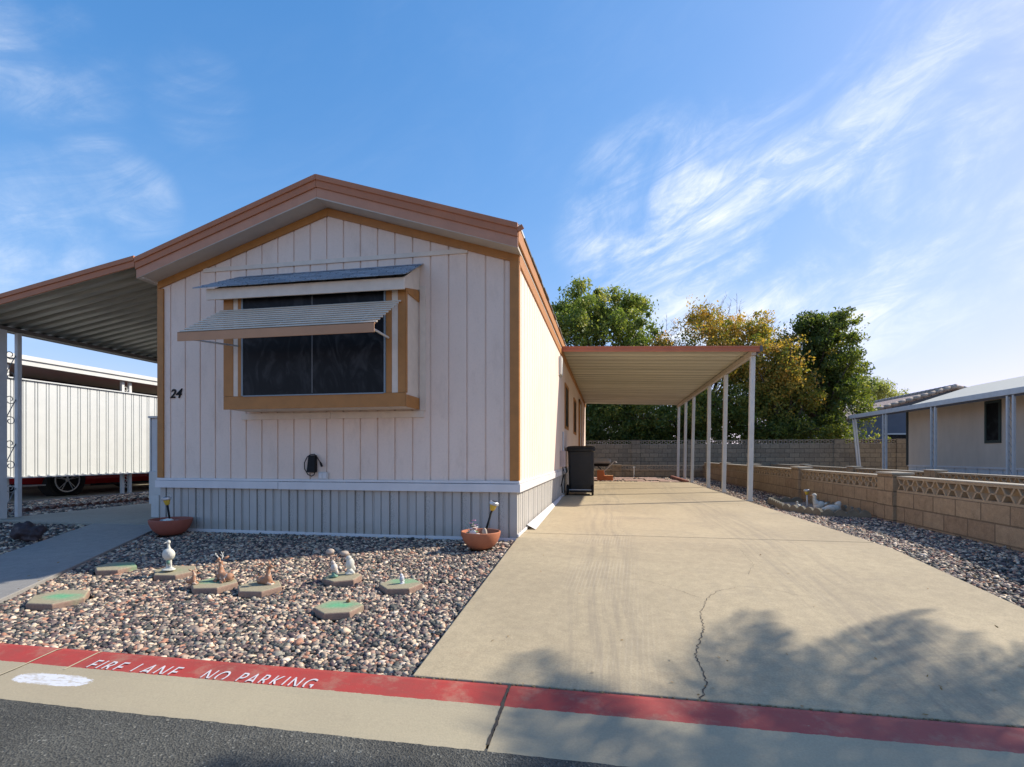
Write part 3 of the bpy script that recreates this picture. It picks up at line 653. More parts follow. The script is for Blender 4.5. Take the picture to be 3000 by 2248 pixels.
# bay cap: fascia board, gable end infill, shingles
MB().box(-4.17, -1.955, 4.755, 4.775, 2.475, 2.592, R=Matrix.Rotation(0.006, 3, 'Y')).build('cap_fascia', CASING, bay, bevel=.003)
mb = MB()
for x in (-1.975, -4.12): mb.prism([(4.777, 2.49), (4.777, 2.592), (HY0 - .004, 2.86), (HY0 - .004, 2.60)], lambda a, b, w: (w, a, b), x - .01, x + .008)
each(mb, 'cap_end', CASING, bay)
def shingle_mat():
    m = Mat('blue grey shingles'); x, y, z = m.sep(); cb = m.n('ShaderNodeCombineXYZ'); m.l(x, cb.inputs[0]); m.l(z, cb.inputs[1])
    b = m.n('ShaderNodeTexBrick'); m.l(cb.outputs[0], b.inputs['Vector']); b.inputs['Scale'].default_value = 1; b.inputs['Brick Width'].default_value = .24; b.inputs['Row Height'].default_value = .0535; b.inputs['Mortar Size'].default_value = .0035
    b.inputs['Color1'].default_value = (.20, .235, .27, 1); b.inputs['Color2'].default_value = (.30, .34, .38, 1); b.inputs['Mortar'].default_value = (.03, .03, .035, 1)
    m.base(m.mixc(1.0, b.outputs['Color'], m.ramp(m.noise(90, 4), [(0.3, .7), (.7, 1.25)]), 'MULTIPLY')); m.rough(.9); m.bump(m.noise(120, 3), .5, .003); return m.m
SHING = shingle_mat()
mb = MB(); nrow = 6
for i in range(nrow):
    y0 = 4.70 + i * (HY0 - 4.70) / nrow; y1 = y0 + (HY0 - 4.70) / nrow + .02; z0 = 2.592 + i * .288 / nrow; z1 = z0 + .288 / nrow * 1.2
    xl = -4.29 + .03 * i; x = xl; xr = -1.925
    while x < xr:
        x2 = min(x + random.uniform(.2, .34), xr); k = random.uniform(-.004, .004)
        mb.add([(x + .002, y0 + k, z0 + .010), (x2 - .002, y0 + k, z0 + .010), (x2 - .002, y1, z1 + .002), (x + .002, y1, z1 + .002), (x + .002, y0 + k, z0), (x2 - .002, y0 + k, z0), (x2 - .002, y1, z1 - .006), (x + .002, y1, z1 - .006)], [(0, 1, 2, 3), (7, 6, 5, 4), (0, 4, 5, 1), (1, 5, 6, 2), (3, 2, 6, 7), (0, 3, 7, 4)]); x = x2
mb.build('cap_shingles', SHING, bay)
# hinged slat awning over the window
aw = MB().box(-4.135, -2.075, 4.345, 4.352, 1.955, 2.045).box(-4.135, -2.075, 4.345, 4.375, 2.038, 2.045).build('window_awning', plain('awning face paint', (0.47, 0.245, 0.125), .55, var=.12, sc=4), home, bevel=.002)
ns = 10
for i in range(ns):
    t = i / (ns - 1); y = 4.375 + t * .45; z = 2.062 + t * .315; xl = -4.13 + t * .06; xr = -2.06 + t * .04
    MB().loft([[(x, y - .011, z - .008), (x, y + .003, z + .009), (x, y + .011, z + .006), (x, y - .001, z - .013)] for x in (xl, xr)]).build('slat', SLAT, aw, bevel=.003)
mb = MB()
for x in (-3.95, -3.1, -2.25): mb.tube([(x, 4.36, 2.035), (x, 4.84, 2.37)], .008, 6)
each(mb, 'awning_rib', SILVER, aw)
MB().tube([(-2.16, 4.84, 2.02), (-2.115, 4.40, 2.0)], .011, 6).build('awning_arm', OFFW, aw); MB().tube([(-3.86, 4.84, 2.0), (-4.05, 4.40, 1.985)], .010, 6).build('awning_arm', SILVER, aw)
# number, outlet, grille
def wall_text(body, x0, z0, h, y, shear, mat, parent, name, rot=0):
    cu = bpy.data.curves.new(name, 'FONT'); cu.body = body; cu.size = h / .72; cu.shear = shear; cu.extrude = .004; cu.offset = 0.002 * h / .1
    tmp = bpy.data.objects.new('tmp', cu); COL.objects.link(tmp); bpy.context.view_layer.update()
    me = bpy.data.meshes.new_from_object(tmp.evaluated_get(bpy.context.evaluated_depsgraph_get())); bpy.data.objects.remove(tmp)
    og = ORIG[parent.name]
    for v in me.vertices: a, b, c = v.co; v.co = Vector((x0 + a, y - c, z0 + b)) - og
    me.materials.clear(); me.materials.append(mat); o = bpy.data.objects.new(name, me); COL.objects.link(o); o.parent = parent; ORIG[o.name] = og; return o
BLKP_ = plain('black enamel', (0.005, 0.005, 0.006), .6, spec=.2)
wall_text('2', -5.052, 1.515, .105, HY0 - .008, .28, BLKP_, home, 'house_number'); wall_text('4', -4.98, 1.515, .11, HY0 - .008, .32, BLKP_, home, 'house_number')
ob = MB().box(-3.135, -3.025, HY0 - .030, HY0 - .002, .578, .655).build('outlet_box', WHITE, home, bevel=.003)
each(MB().box(-3.125, -3.088, HY0 - .036, HY0 - .031, .588, .648).box(-3.078, -3.034, HY0 - .036, HY0 - .031, .588, .648), 'outlet_cover', WBAND, ob, bevel=.002)
# side wall windows, vent panel, meter box, door
def side_window(y0, y1, z0, z1):
    X = HX1; wd = MB().box(X - .02, X + .004, y0, y1, z0, z1).build('window', DARK, home)
    t = .06; m = MB().box(X + .001, X + .022, y0 - t, y1 + t, z1 + .001, z1 + t).box(X + .001, X + .022, y0 - t, y1 + t, z0 - t, z0 - .001).box(X + .001, X + .02, y0 - t, y0 - .001, z0, z1).box(X + .001, X + .02, y1 + .001, y1 + t, z0, z1); m.build('window_frame', TRIM, wd)
    MB().box(X + .005, X + .008, y0 + .02, y1 - .02, z0 + .02, z1 - .02).build('pane', SCREEN, wd)
side_window(11.0, 11.85, 1.48, 2.33); side_window(13.85, 14.75, 1.48, 2.33)
dr = MB().box(HX1 + .002, HX1 + .03, 16.3, 17.2, .55, 2.5).build('door', WHITE, home, bevel=.003); MB().box(HX1 + .002, HX1 + .045, 16.2, 16.295, .5, 2.6).box(HX1 + .002, HX1 + .045, 17.205, 17.3, .5, 2.6).box(HX1 + .002, HX1 + .045, 16.2, 17.3, 2.505, 2.6).build('door_frame', TRIM, dr)
MB().tube([(HX1 + .05, 16.4, 1.45), (HX1 + .05, 16.4, 1.55)], .012, 8).build('door_handle', SILVER, dr)
MB().box(HX1 + .002, HX1 + .055, 9.62, 9.95, 2.36, 2.70).box(HX1 + .002, HX1 + .02, 9.60, 9.97, 2.34, 2.36).build('vent_cover', OFFW, home, bevel=.004)
mbx = MB().box(HX1 + .002, HX1 + .10, 9.85, 10.05, .62, .93).build('meter_box', plain('pinkish box paint', (0.50, 0.40, 0.37), .5), home, bevel=.008)
each(MB().tube([(HX1 + .05, 9.95, .62), (HX1 + .055, 9.96, .45), (HX1 + .03, 9.95, .3), (HX1 + .04, 9.93, .12)], .012, 8).tube([(HX1 + .05, 9.9, .62), (HX1 + .1, 9.85, .5), (HX1 + .06, 9.8, .38), (HX1 + .02, 9.78, .25)], .007, 6), 'power_cable', BLACK, mbx, smooth=True)
MB().tube([(HX1 + .05, 10.0, .93), (HX1 + .05, 10.0, 1.3)], .016, 8).build('conduit', SILVER, mbx)
# splayed metal flashing along the foot of the side skirting
mb = MB()
for i in range(7):
    y0 = 5.78 + i * .6; o = .10 - .012 * i; mb.add([(HX1 + .004, y0, .055), (HX1 + o, y0, .006), (HX1 + o - .012, y0 + .59, .006), (HX1 + .004, y0 + .59, .055), (HX1 + .004, y0, .051), (HX1 + o, y0, .002), (HX1 + o - .012, y0 + .59, .002), (HX1 + .004, y0 + .59, .051)], [(0, 1, 2, 3), (7, 6, 5, 4), (0, 4, 5, 1), (1, 5, 6, 2), (2, 6, 7, 3), (3, 7, 4, 0)])
mb.build('flashing', WBAND, home)

# black cable cover with a looped cord and plug hanging on the front wall
cb = thing('cable_cover', (-3.2, HY0, .65), 'black cable cover hanging on the pink front wall with a looped cord and plug', 'cable cover')
MB().loft([[(-3.275 + .0, HY0 - .012, .665), (-3.155, HY0 - .012, .655), (-3.155, HY0 - .07, .65), (-3.25, HY0 - .075, .655)], [(-3.262, HY0 - .012, .84), (-3.158, HY0 - .012, .845), (-3.162, HY0 - .05, .84), (-3.24, HY0 - .055, .838)]]).build('cover', BLACK, cb, bevel=.006)
P = [(-3.17, HY0 - .04, .66), (-3.18, HY0 - .035, .63), (-3.215, HY0 - .03, .612), (-3.26, HY0 - .03, .63), (-3.302, HY0 - .025, .69), (-3.305, HY0 - .025, .76), (-3.27, HY0 - .025, .825), (-3.23, HY0 - .025, .85), (-3.18, HY0 - .03, .853), (-3.145, HY0 - .035, .82), (-3.105, HY0 - .04, .765)]
MB().tube(P, .0055, 8).build('cord', BLACK, cb, smooth=True); MB().tube([(-3.107, HY0 - .04, .77), (-3.095, HY0 - .04, .745), (-3.083, HY0 - .04, .718)], [.008, .013, .012], 8).build('plug', BLACK, cb)

# white boxed-in side panel of the porch stair on the left of the home
st = thing('porch_stair', (-5.6, 6.4, 0), 'white boxed porch stair showing past the left corner of the pink home', 'stair')
MB().box(-6.40, -5.25, 6.28, 6.32, .17, 1.37).build('side_panel', WBAND, st, bevel=.004); MB().box(-6.36, -5.25, 6.20, 6.279, .16, .62).build('riser_box', WHITE, st, bevel=.004)
each(MB().box(-6.42, -6.401, 6.27, 6.33, .17, 1.39).box(-6.30, -6.25, 6.255, 6.279, .63, 1.34), 'stile', WHITE, st); MB().box(-6.42, -5.26, 6.24, 6.36, 1.371, 1.40).build('handrail', WHITE, st, bevel=.003)
MB().box(-6.22, -5.26, 6.12, 6.26, 0, .158).build('step', WHITE, st, bevel=.004); MB().box(-6.10, -5.98, 5.98, 6.02, 0.002, .30).build('leg', WHITE, st)

# ------------------------------------------------------------------ patio awning on the left, on scroll posts
pa = thing('patio_awning', (-7.93, 5.6, 0), 'corrugated metal patio awning with brown fascia, attached left of the pink home', 'awning')
def awz(x): return 3.045 - .172 * (-5.27 - x)
mb = MB(); per = .167; y = YO + .02; prof = []
while y < 16:
    for f_, h in ((0, 0), (.08, -.004), (.42, -.004), (.5, 0), (.56, .028), (.64, .05), (.75, .058), (.86, .05), (.94, .028)): prof.append((y + f_ * per, h))
    y += per
A = [(-8.06, yy, awz(-8.06) + h) for yy, h in prof]; B = [(-5.215, yy, awz(-5.215) + h) for yy, h in prof]; n = len(prof)
mb.add(A + B, [(i, i + 1, n + i + 1, n + i) for i in range(n - 1)])
def pan_mat(name, c, sp):
    m = Mat(name); col = m.mixc(1.0, c, m.ramp(m.noise(4, 8, .65, m.map(sp)), [(.3, .66), (.7, 1.12)]), 'MULTIPLY'); x, y, z = m.sep(); fr = m.math('FRACT', m.math('DIVIDE', m.math('ADD', y, 40.02), .40 if sp[0] < .3 else 1000.0))
    seam = m.math('LESS_THAN', fr, .10 if sp[0] < .3 else -1.0); tone = m.n('ShaderNodeTexWhiteNoise', noise_dimensions='1D'); m.l(m.math('FLOOR', m.math('DIVIDE', m.math('ADD', y, 40.02), .20)), tone.inputs['W'])
    if sp[0] < .3: col = m.mixc(1.0, col, m.ramp(tone.outputs[0], [(0, .82), (1, 1.08)]), 'MULTIPLY')
    col = m.mixc(m.math('MULTIPLY', seam, .55), col, (.14, .12, .09)); m.base(col); m.rough(.5); return m.m
PAN = pan_mat('weathered awning pan', (0.42, 0.41, 0.33), (.4, 6, 1)); PANC = pan_mat('carport pan', (0.60, 0.57, 0.45), (.25, 11, 1))
sh = mb.build('roof_sheet', PAN, pa, smooth=True); sm = sh.modifiers.new('thick', 'SOLIDIFY'); sm.thickness = .0012
for (dz, th, yy, mt) in ((.07, .055, -.018, FASCIA), (.018, .072, -.005, FASCIA)):
    MB().prism([(-8.1, awz(-8.1) + dz), (-5.292, awz(-5.292) + dz), (-5.292, awz(-5.292) + dz - th), (-8.1, awz(-8.1) + dz - th)], lambda a, b, w: (a, w, b), YO + yy, YO + .012).build('front_fascia', mt, pa, bevel=.004)
MB().box(-7.985, -7.895, YO + .03, 16, awz(-7.94) - .075, awz(-7.94) - .022).box(-8.07, -8.02, YO + .03, 16, awz(-8.05) - .055, awz(-8.05) - .006).build('beam', plain('shaded beam', (.16, .15, .14), .6), pa)  # backlit beam: its shade is put into the dark colour
SCR = plain('grey white ironwork', (0.30, 0.31, 0.31), .5); POSTG = plain('grey white post', (.60, .62, .62), .5, var=.12)
def scroll(y0, y1, X, z0, z1):      # an S: two spirals joined by a long diagonal
    yc = (y0 + y1) / 2; R_ = (y1 - y0) / 2 - .004; c1 = z1 - R_; P = []
    for i in range(26):
        a = math.radians(250 - 430 * i / 25); rr_ = R_ * (.28 + .72 * (i / 25) ** .8)
        P.append((X, yc + rr_ * math.cos(a) * -1, c1 + rr_ * math.sin(a)))
    return P + [(X, 2 * yc - p[1], z0 + z1 - p[2]) for p in reversed(P)]
def scroll_post(parent, X, ya, yb, z1, wa=.07, wb=.05):
    MB().box(X - wa / 2, X + wa / 2, ya - wa / 2, ya + wa / 2, 0.001, z1).build('post', POSTG, parent, bevel=.004); MB().box(X - wb / 2, X + wb / 2, yb - wb / 2, yb + wb / 2, 0.001, z1).build('post', POSTG, parent, bevel=.004)
    m = MB(); ya += wa / 2; yb -= wb / 2; z = z1 - .25
    while z > .1: m.tube(scroll(ya, yb, X, max(z - .42, .02), z), .0055, 6); z -= .60
    each(m, 'scrollwork', SCR, parent, smooth=True)
scroll_post(pa, -7.93, 5.475, 5.69, awz(-7.94) - .072, .10, .055); scroll_post(pa, -7.93, 10.3, 10.52, awz(-7.94) - .072)

# ------------------------------------------------------------------ carport
cp = thing('carport', (2.6, 10.1, 0), 'long flat carport with orange red fascia on six slim white posts over the driveway', 'carport')
CY0, CY1, CXL, CXR = 10.06, 20.55, HX1 + .02, 2.72
def cz(x): return 2.925 - .036 * (x + .9)
mb = MB(); prof = []; y = CY0 + .02
while y < CY1:
    for f_, h in ((0, .035), (.03, 0), (.12, 0), (.125, .012), (.15, .012), (.155, 0), (.25, 0), (.255, .012), (.28, .012), (.285, 0), (.37, 0), (.39, .035)): prof.append((y + f_, h + random.uniform(-.003, .003)))
    y += .40
A = [(CXL, yy, cz(CXL) + h) for yy, h in prof]; Mi = [(1.0, yy, cz(1.0) + h + random.uniform(-.004, .002)) for yy, h in prof]; B = [(CXR - .03, yy, cz(CXR) + h) for yy, h in prof]; n = len(prof)
mb.add(A + Mi + B, [(i, i + 1, n + i + 1, n + i) for i in range(n - 1)] + [(n + i, n + i + 1, 2 * n + i + 1, 2 * n + i) for i in range(n - 1)]); sh = mb.build('roof_sheet', PANC, cp); sm = sh.modifiers.new('thick', 'SOLIDIFY'); sm.thickness = .001
for dz, th, y0 in ((.045, .032, -.016), (.0145, .035, -.006), (-.019, .040, -.014)):
    MB().prism([(CXL - .0, cz(CXL) + dz), (CXR, cz(CXR) + dz), (CXR, cz(CXR) + dz - th), (CXL, cz(CXL) + dz - th)], lambda a, b, w: (a, w, b), CY0 + y0, CY0 + .018).build('front_fascia', CFASCIA, cp, bevel=.003)
MB().box(CXR + .002, CXR + .05, CY0 - .02, CY1, cz(CXR) - .055, cz(CXR) + .045).build('gutter', plain('dark gutter end', (.10, .10, .11), .5), cp, bevel=.004)
MB().box(CXR - .13, CXR - .05, CY0 + .03, CY1, cz(CXR) - .115, cz(CXR) - .02).build('beam', plain('beige beam', (.46, .40, .32), .6, var=.15), cp, bevel=.003)
MB().box(HX1 + .019, HX1 + .035, CY0 + .03, CY1, 2.80, 2.90).build('ledger', TRIM, cp)
for i, y in enumerate((10.2, 12.45, 14.35, 16.9, 18.5, 20.35)):
    tx = CXR - .085 + .01 * (i % 2); bxx = 2.585 + .012 * (i % 3); s_ = .042
    m = MB().loft([[(bxx - s_, y - s_, -.02), (bxx + s_, y - s_, -.02), (bxx + s_, y + s_, -.02), (bxx - s_, y + s_, -.02)], [(tx - s_, y - s_, cz(CXR) - .116), (tx + s_, y - s_, cz(CXR) - .116), (tx + s_, y + s_, cz(CXR) - .116), (tx - s_, y + s_, cz(CXR) - .116)]])
    po = m.build('post', OFFW, cp, bevel=.006)
    m = MB()
    for k in range(6): zz = .45 + k * .4; xx = bxx + (tx - bxx) * zz / 2.7; m.ball((xx + .01 * (k % 2), y - s_ - .001, zz), (.006, .003, .006), nu=8, nv=5); m.box(xx - .004, xx + .004, y - s_ - .002, y - s_ + .001, zz + .13, zz + .2)
    each(m, 'rivet', SILVER, po)
    MB().box(bxx - .06, bxx + .06, y - .06, y + .06, .001 if y < 17 else -.03, .008 if y < 17 else -.02).build('base_plate', SILVER, po)

# ------------------------------------------------------------------ bin
BIN = plain('charcoal plastic', (.012, .0125, .014), .45, var=.35, sc=7, bsc=30, bst=.15, spec=.45)
bn = thing('trash_bin', (-.55, 11.15, 0), 'black wheeled trash bin standing against the side of the pink home', 'trash bin')
def rr(cx, cy, w_, d_, z, r=.05, n=4):
    P = []
    for sx, sy, a0 in ((1, 1, 0), (-1, 1, 90), (-1, -1, 180), (1, -1, 270)):
        for k in range(n + 1): a = math.radians(a0 + 90 * k / n); P.append((cx + sx * (w_ / 2 - r) + r * math.cos(a), cy + sy * (d_ / 2 - r) + r * math.sin(a), z))
    return P
bx_, by_ = -.565, 11.2
MB().loft([rr(bx_ + .01, by_, .50, .54, .06), rr(bx_ + .01, by_, .515, .57, .22), rr(bx_, by_, .53, .62, .86), rr(bx_, by_, .535, .63, .92), rr(bx_, by_, .58, .68, .93), rr(bx_, by_, .58, .68, .985)]).build('body', BIN, bn, smooth=False, bevel=.004)
lid = MB().loft([rr(bx_, by_, .60, .70, .988, .06), rr(bx_, by_, .60, .70, 1.005, .06), rr(bx_, by_ + .02, .54, .6, 1.035, .06), rr(bx_, by_ + .02, .34, .4, 1.045, .06)]).build('lid', BIN, bn, smooth=False, bevel=.003)
MB().tube([(bx_ - .24, by_ - .35, .95), (bx_ - .24, by_ - .385, .97), (bx_ + .24, by_ - .385, .97), (bx_ + .24, by_ - .35, .95)], .013, 8).build('handle', BIN, bn, smooth=True)
MB().box(bx_ - .16, bx_ + .12, by_ - .27, by_ - .24, .13, .30).build('axle_recess', BLKP_, bn); MB().tube([(bx_ - .27, by_ - .27, .115), (bx_ + .25, by_ - .27, .115)], .013, 8).build('axle', SILVER, bn)
for x in (bx_ - .27, bx_ + .25): wv = MB().tube([(x - .022, by_ - .27, .115), (x + .022, by_ - .27, .115)], .112, 20).build('wheel', BLACK, bn, bevel=.008); MB().tube([(x - .026, by_ - .27, .115), (x + .026, by_ - .27, .115)], .05, 12).build('hub', BIN, wv)
each(MB().box(bx_ - .02, bx_ - .008, by_ - .312, by_ - .29, .72, .93).box(bx_ + .012, bx_ + .024, by_ - .312, by_ - .29, .72, .93), 'rib', BIN, bn); MB().ball((bx_ + .17, by_ - .29, .66), (.06, .012, .035)).build('worn_patch', plain('worn grey patch', (.13, .13, .12), .6), bn, smooth=True)

# grill and orange steps near the back
gr = thing('folding_grill', (-.2, 18.3, 0), 'small grey lidded grill on a crossed folding frame beyond the black bin', 'grill')
MB().loft([rr(-.22, 18.4, .62, .4, .56, .08), rr(-.22, 18.4, .66, .44, .62, .08), rr(-.22, 18.4, .6, .4, .72, .1), rr(-.22, 18.4, .4, .25, .76, .08)]).build('lid', plain('weathered grey enamel', (.36, .35, .32), .5, var=.2), gr, smooth=True)
MB().loft([rr(-.24, 18.4, .5, .36, .46, .06), rr(-.22, 18.4, .6, .42, .558, .06)]).build('firebox', BLACK, gr)
for y in (18.25, 18.55): MB().tube([(-.42, y, 0), (.14, y, .55), (.22, y, .64)], .014, 8).build('leg', OFFW, gr); MB().tube([(.1, y, 0), (-.35, y, .46)], .014, 8).build('leg', BLACK, gr)
MB().tube([(.22, 18.25, .64), (.30, 18.3, .60), (.30, 18.5, .60), (.22, 18.55, .64)], .016, 8).build('handle', WHITE, gr)
osn = thing('step_stool', (-.1, 17.7, 0), 'orange plastic step stool low on the driveway behind the black bin', 'step stool')
ORG = plain('orange plastic', (.62, .15, .03), .45, var=.1)
MB().prism([(-.36, 0.001), (.17, 0.001), (.17, .15), (-.12, .16), (-.13, .33), (-.36, .34)], lambda a, b, w: (a, w, b), 17.6, 17.9).build('body', ORG, osn, bevel=.012)
each(MB().box(-.11, .17, 17.59, 17.91, .152, .168).box(-.37, -.12, 17.59, 17.91, .335, .352), 'tread', plain('pale orange tread', (.70, .36, .17), .5), osn, bevel=.004)
tag(MB().box(2.40, 2.52, 17.05, 20.9, -.03, .055).build('edging_timber', plain('red brown timber', (.26, .10, .07), .8, var=.2), bevel=.01), 'red brown edging timber lying behind the end of the driveway slab', 'edging timber')
tag(MB().tube([(1.02, 21.1, -.05), (1.02, 21.1, .36)], .016, 8).tube([(.98, 21.1, .37), (1.07, 21.1, .37)], .022, 8).build('standpipe', WHITE), 'short white standpipe in front of the low rear block wall', 'pipe')

# ------------------------------------------------------------------ block walls with screen blocks
def lattice(m, fn, a0, a1, z0, z1, w0, w1, unit=.2, t=.024):
    n = max(1, round((a1 - a0) / unit)); u = (a1 - a0) / n; h = z1 - z0; zm = (z0 + z1) / 2
    m.prism([(a0, z0), (a1, z0), (a1, z0 + t), (a0, z0 + t)], fn, w0, w1); m.prism([(a0, z1 - t), (a1, z1 - t), (a1, z1), (a0, z1)], fn, w0, w1)
    def bar(p, q, tt):
        d = Vector((q[0] - p[0], q[1] - p[1])); nn = Vector((-d.y, d.x)).normalized() * tt / 2
        m.prism([(p[0] + nn.x, p[1] + nn.y), (q[0] + nn.x, q[1] + nn.y), (q[0] - nn.x, q[1] - nn.y), (p[0] - nn.x, p[1] - nn.y)], fn, w0 + .002, w1 - .002)
    for i in range(n):
        x = a0 + i * u; e = .004
        for xa, xb in ((.10, .34), (.90, .66)):
            bar((x + xa * u, z0 + t - e), (x + xb * u, zm), t * .8); bar((x + xb * u, zm), (x + xa * u, z1 - t + e), t * .8)
        m.prism([(x + .35 * u, zm - t * .35), (x + .65 * u, zm - t * .35), (x + .65 * u, zm + t * .35), (x + .35 * u, zm + t * .35)], fn, w0 + .004, w1 - .004)
def wallY(name, label, X, y0, y1, pil, top, rows, mb_, mp_, cap=True, zb=-.12):
    w = thing(name, (X, (y0 + y1) / 2, 0), label, 'block wall'); ft = top - .19; fn = lambda a, b, c: (c, a, b)
    m = MB().box(X, X + .15, y0, y1, zb, ft); m.build('block_courses', mb_, w)
    seg = [y0] + sorted(pil) + [y1]; prev = y0; m = MB()
    for p in sorted(pil) + [None]:
        e = (p - .2) if p is not None else y1
        if e - prev > .2: lattice(m, fn, prev, e, ft + .0005, top, X + .002, X + .148)
        if p is not None: prev = p + .2
    m.build('screen_blocks', mp_, w)
    for p in pil:
        q = MB().box(X - .045, X + .195, p - .2, p + .2, zb, top + .035).build('pillar', mb_, w, bevel=.006)
        MB().box(X - .06, X + .21, p - .21, p + .21, top + .036, top + .062).build('pillar_cap', STONE, q, bevel=.004)
    if cap:
        prev = y0; m = MB()
        for p in sorted(pil) + [None]:
            e = (p - .2) if p is not None else y1
            if e - prev > .2: m.box(X - .004, X + .154, prev, e - .001, top + .001, top + .016)
            if p is not None: prev = p + .2
        each(m, 'coping', STONE, w, bevel=.003)
    return w
wallY('side_wall_low', 'low tan block wall with screen block top row beside the driveway gravel', 3.72, 3.2, 21.3, [4.35, 7.76, 11.17, 14.58, 17.99], .555, 2, BLK, BLKP)
wallY('far_low_wall', 'second low tan block wall with screen blocks in front of the beige neighbouring home', 6.9, 5.6, 23.9, [8.9, 12.65, 16.4, 20.15], .47, 2, BLK, BLKP)
def wallX(name, label, Y, x0, x1, pil, top, mb_, mp_, proud=.05):
    w = thing(name, ((x0 + x1) / 2, Y, 0), label, 'block wall'); ft = top - .19; fn = lambda a, b, c: (a, c, b)
    MB().box(x0, x1, Y, Y + .15, -.12, ft).build('block_courses', mb_, w)
    prev = x0; m = MB()
    for p in sorted(pil) + [None]:
        e = (p - .2) if p is not None else x1
        if e - prev > .2: lattice(m, fn, prev, e, ft + .0005, top, Y + .002, Y + .148, .21, .026)
        if p is not None: prev = p + .2
    m.build('screen_blocks', mp_, w)
    for p in pil: MB().box(p - .2, p + .2, Y - proud, Y + .15 + proud, -.12, top + .02).build('pillar', mb_, w, bevel=.006)
    return w
wallX('rear_wall_low', 'low grey brown block wall with screen blocks closing the end of the driveway', 21.3, -1.2, 3.72, [.35, 3.9], .45, BLKX, BLKR)
wallX('rear_wall_tall', 'tall grey brown block boundary wall under the trees behind the driveway', 24.0, -9, 24, [-3.6, -1.2, 1.24, 3.7, 6.1, 9.62, 12.0, 14.4, 18, 21], 1.52, BLKX, BLKR)

# ------------------------------------------------------------------ stepping stones, figures, pots
def stone_mat(name, amt, cx, cy, green=(.10, .40, .20)):
    m = Mat(name); x, y, z = m.sep(); g = m.n('ShaderNodeNewGeometry'); sp = m.n('ShaderNodeSeparateXYZ'); m.l(g.outputs['Normal'], sp.inputs[0])
    top = m.smooth(sp.outputs[2], .6, .9)
    d = m.math('ADD', m.math('POWER', m.math('DIVIDE', m.math('SUBTRACT', x, cx), .16), 2.0), m.math('POWER', m.math('DIVIDE', m.math('SUBTRACT', y, cy), .09), 2.0))
    sel = m.math('MULTIPLY', m.math('SUBTRACT', 1.0, m.smooth(m.math('ADD', d, m.math('MULTIPLY', m.noise(14, 5), 1.6)), .5, 1.9)), amt)
    tc_ = m.mixc(m.noise(10, 6, .7), (.30, .27, .165), (.37, .31, .21)); sc_ = m.mixc(m.noise(16, 6, .7), (.25, .16, .12), (.33, .22, .16))
    col = m.mixc(top, sc_, tc_); col = m.mixc(sel, col, green); m.base(m.mixc(1.0, col, m.ramp(m.noise(70, 4), [(.3, .8), (.7, 1.12)]), 'MULTIPLY')); m.rough(.92); m.bump(m.noise(90, 5, .7), .6, .003); return m.m
SM = {'A': stone_mat('stone A', .6, .07, .04), 'B': stone_mat('stone B', .15, 0, 0), 'C': stone_mat('stone C', .6, -.03, .03), 'D': stone_mat('stone D', .0, 0, 0), 'E': stone_mat('stone E', .12, -.1, 0), 'F': stone_mat('stone F', .7, .0, .06), 'G': stone_mat('stone G', .9, .0, .02), 'H': stone_mat('stone H', .9, .04, .0)}
SL = {'A': 'tan hexagonal stepping stone with a green spray patch behind the others, nearest the walkway', 'B': 'tan hexagonal stepping stone carrying the white bird figure', 'C': 'hexagonal stepping stone under the stag and fawn figures',
      'D': 'bare tan hexagonal stepping stone under the doe figure', 'E': 'hexagonal stepping stone under the pair of quail figures', 'F': 'hexagonal stepping stone with green smears under one small grey bird', 'G': 'green sprayed hexagonal stepping stone with a tiny snail on top, close to the kerb', 'H': 'green edged hexagonal stepping stone close to the kerb lettering on the left'}
ztop = {}
STONES = [(a, x, y, r * .84, t) for a, x, y, r, t in STONES]
for k, x, y, r, rot in STONES:
    z = zs(y) - .015; m = MB(); tl = random.uniform(-.02, .02); ztop[k] = z + .021
    def ring(rr_, zz): return [(x + rr_ * 1.04 * math.cos(a), y + rr_ * .86 * math.sin(a), zz + G * rr_ * math.sin(a) * .9 + tl * math.cos(a) * rr_) for a in [rot + math.pi / 3 * i for i in range(6)]]
    m.loft([ring(r, z - .03), ring(r, z + .012), ring(r * .95, z + .020)]); o = m.build('stepping_stone', SM[k], origin=(x, y, z), bevel=.006); tag(o, SL[k], 'stepping stone', 'hexagonal stepping stones in the gravel yard')
def blob(name, balls, tubes, mat, loc, label, cat, vox=.0035, group=None, parent=None, rz=0, sc=1.0):
    m = MB(); R0 = Matrix.Rotation(rz, 3, 'Z'); 
    for c, r, e in balls: m.ball(R0 @ Vector(c) * sc, Vector(r) * sc if not isinstance(r, (int, float)) else r * sc, R0 @ Euler([math.radians(a) for a in e]).to_matrix(), 16, 11)
    for P, r in tubes: m.tube([R0 @ Vector(p) * sc for p in P], [q * sc for q in r] if isinstance(r, (list, tuple)) else r * sc, 10)
    m.v = [tuple(Vector(v) + Vector(loc)) for v in m.v]
    o = m.build(name, mat, parent, smooth=True, origin=None if parent is not None else loc)
    md = o.modifiers.new('remesh', 'REMESH'); md.mode = 'VOXEL'; md.voxel_size = vox; md.use_smooth_shade = True; s2 = o.modifiers.new('soft', 'SMOOTH'); s2.factor = .5; s2.iterations = 3
    return tag(o, label, cat, group) if label else o
def figure_mat(name, a, b, lo, hi, sc_=18, c=None):
    m = Mat(name); col = m.mixc(m.smooth(m.noise(sc_, 5, .6), lo, hi), a, b)
    if c: x, y, z = m.sep(); col = m.mixc(m.smooth(m.math('ADD', z, m.math('MULTIPLY', m.noise(12), .04)), .055, .045), col, c)
    m.base(col); m.rough(.7); m.bump(m.noise(60, 5), .5, .003); return m.m
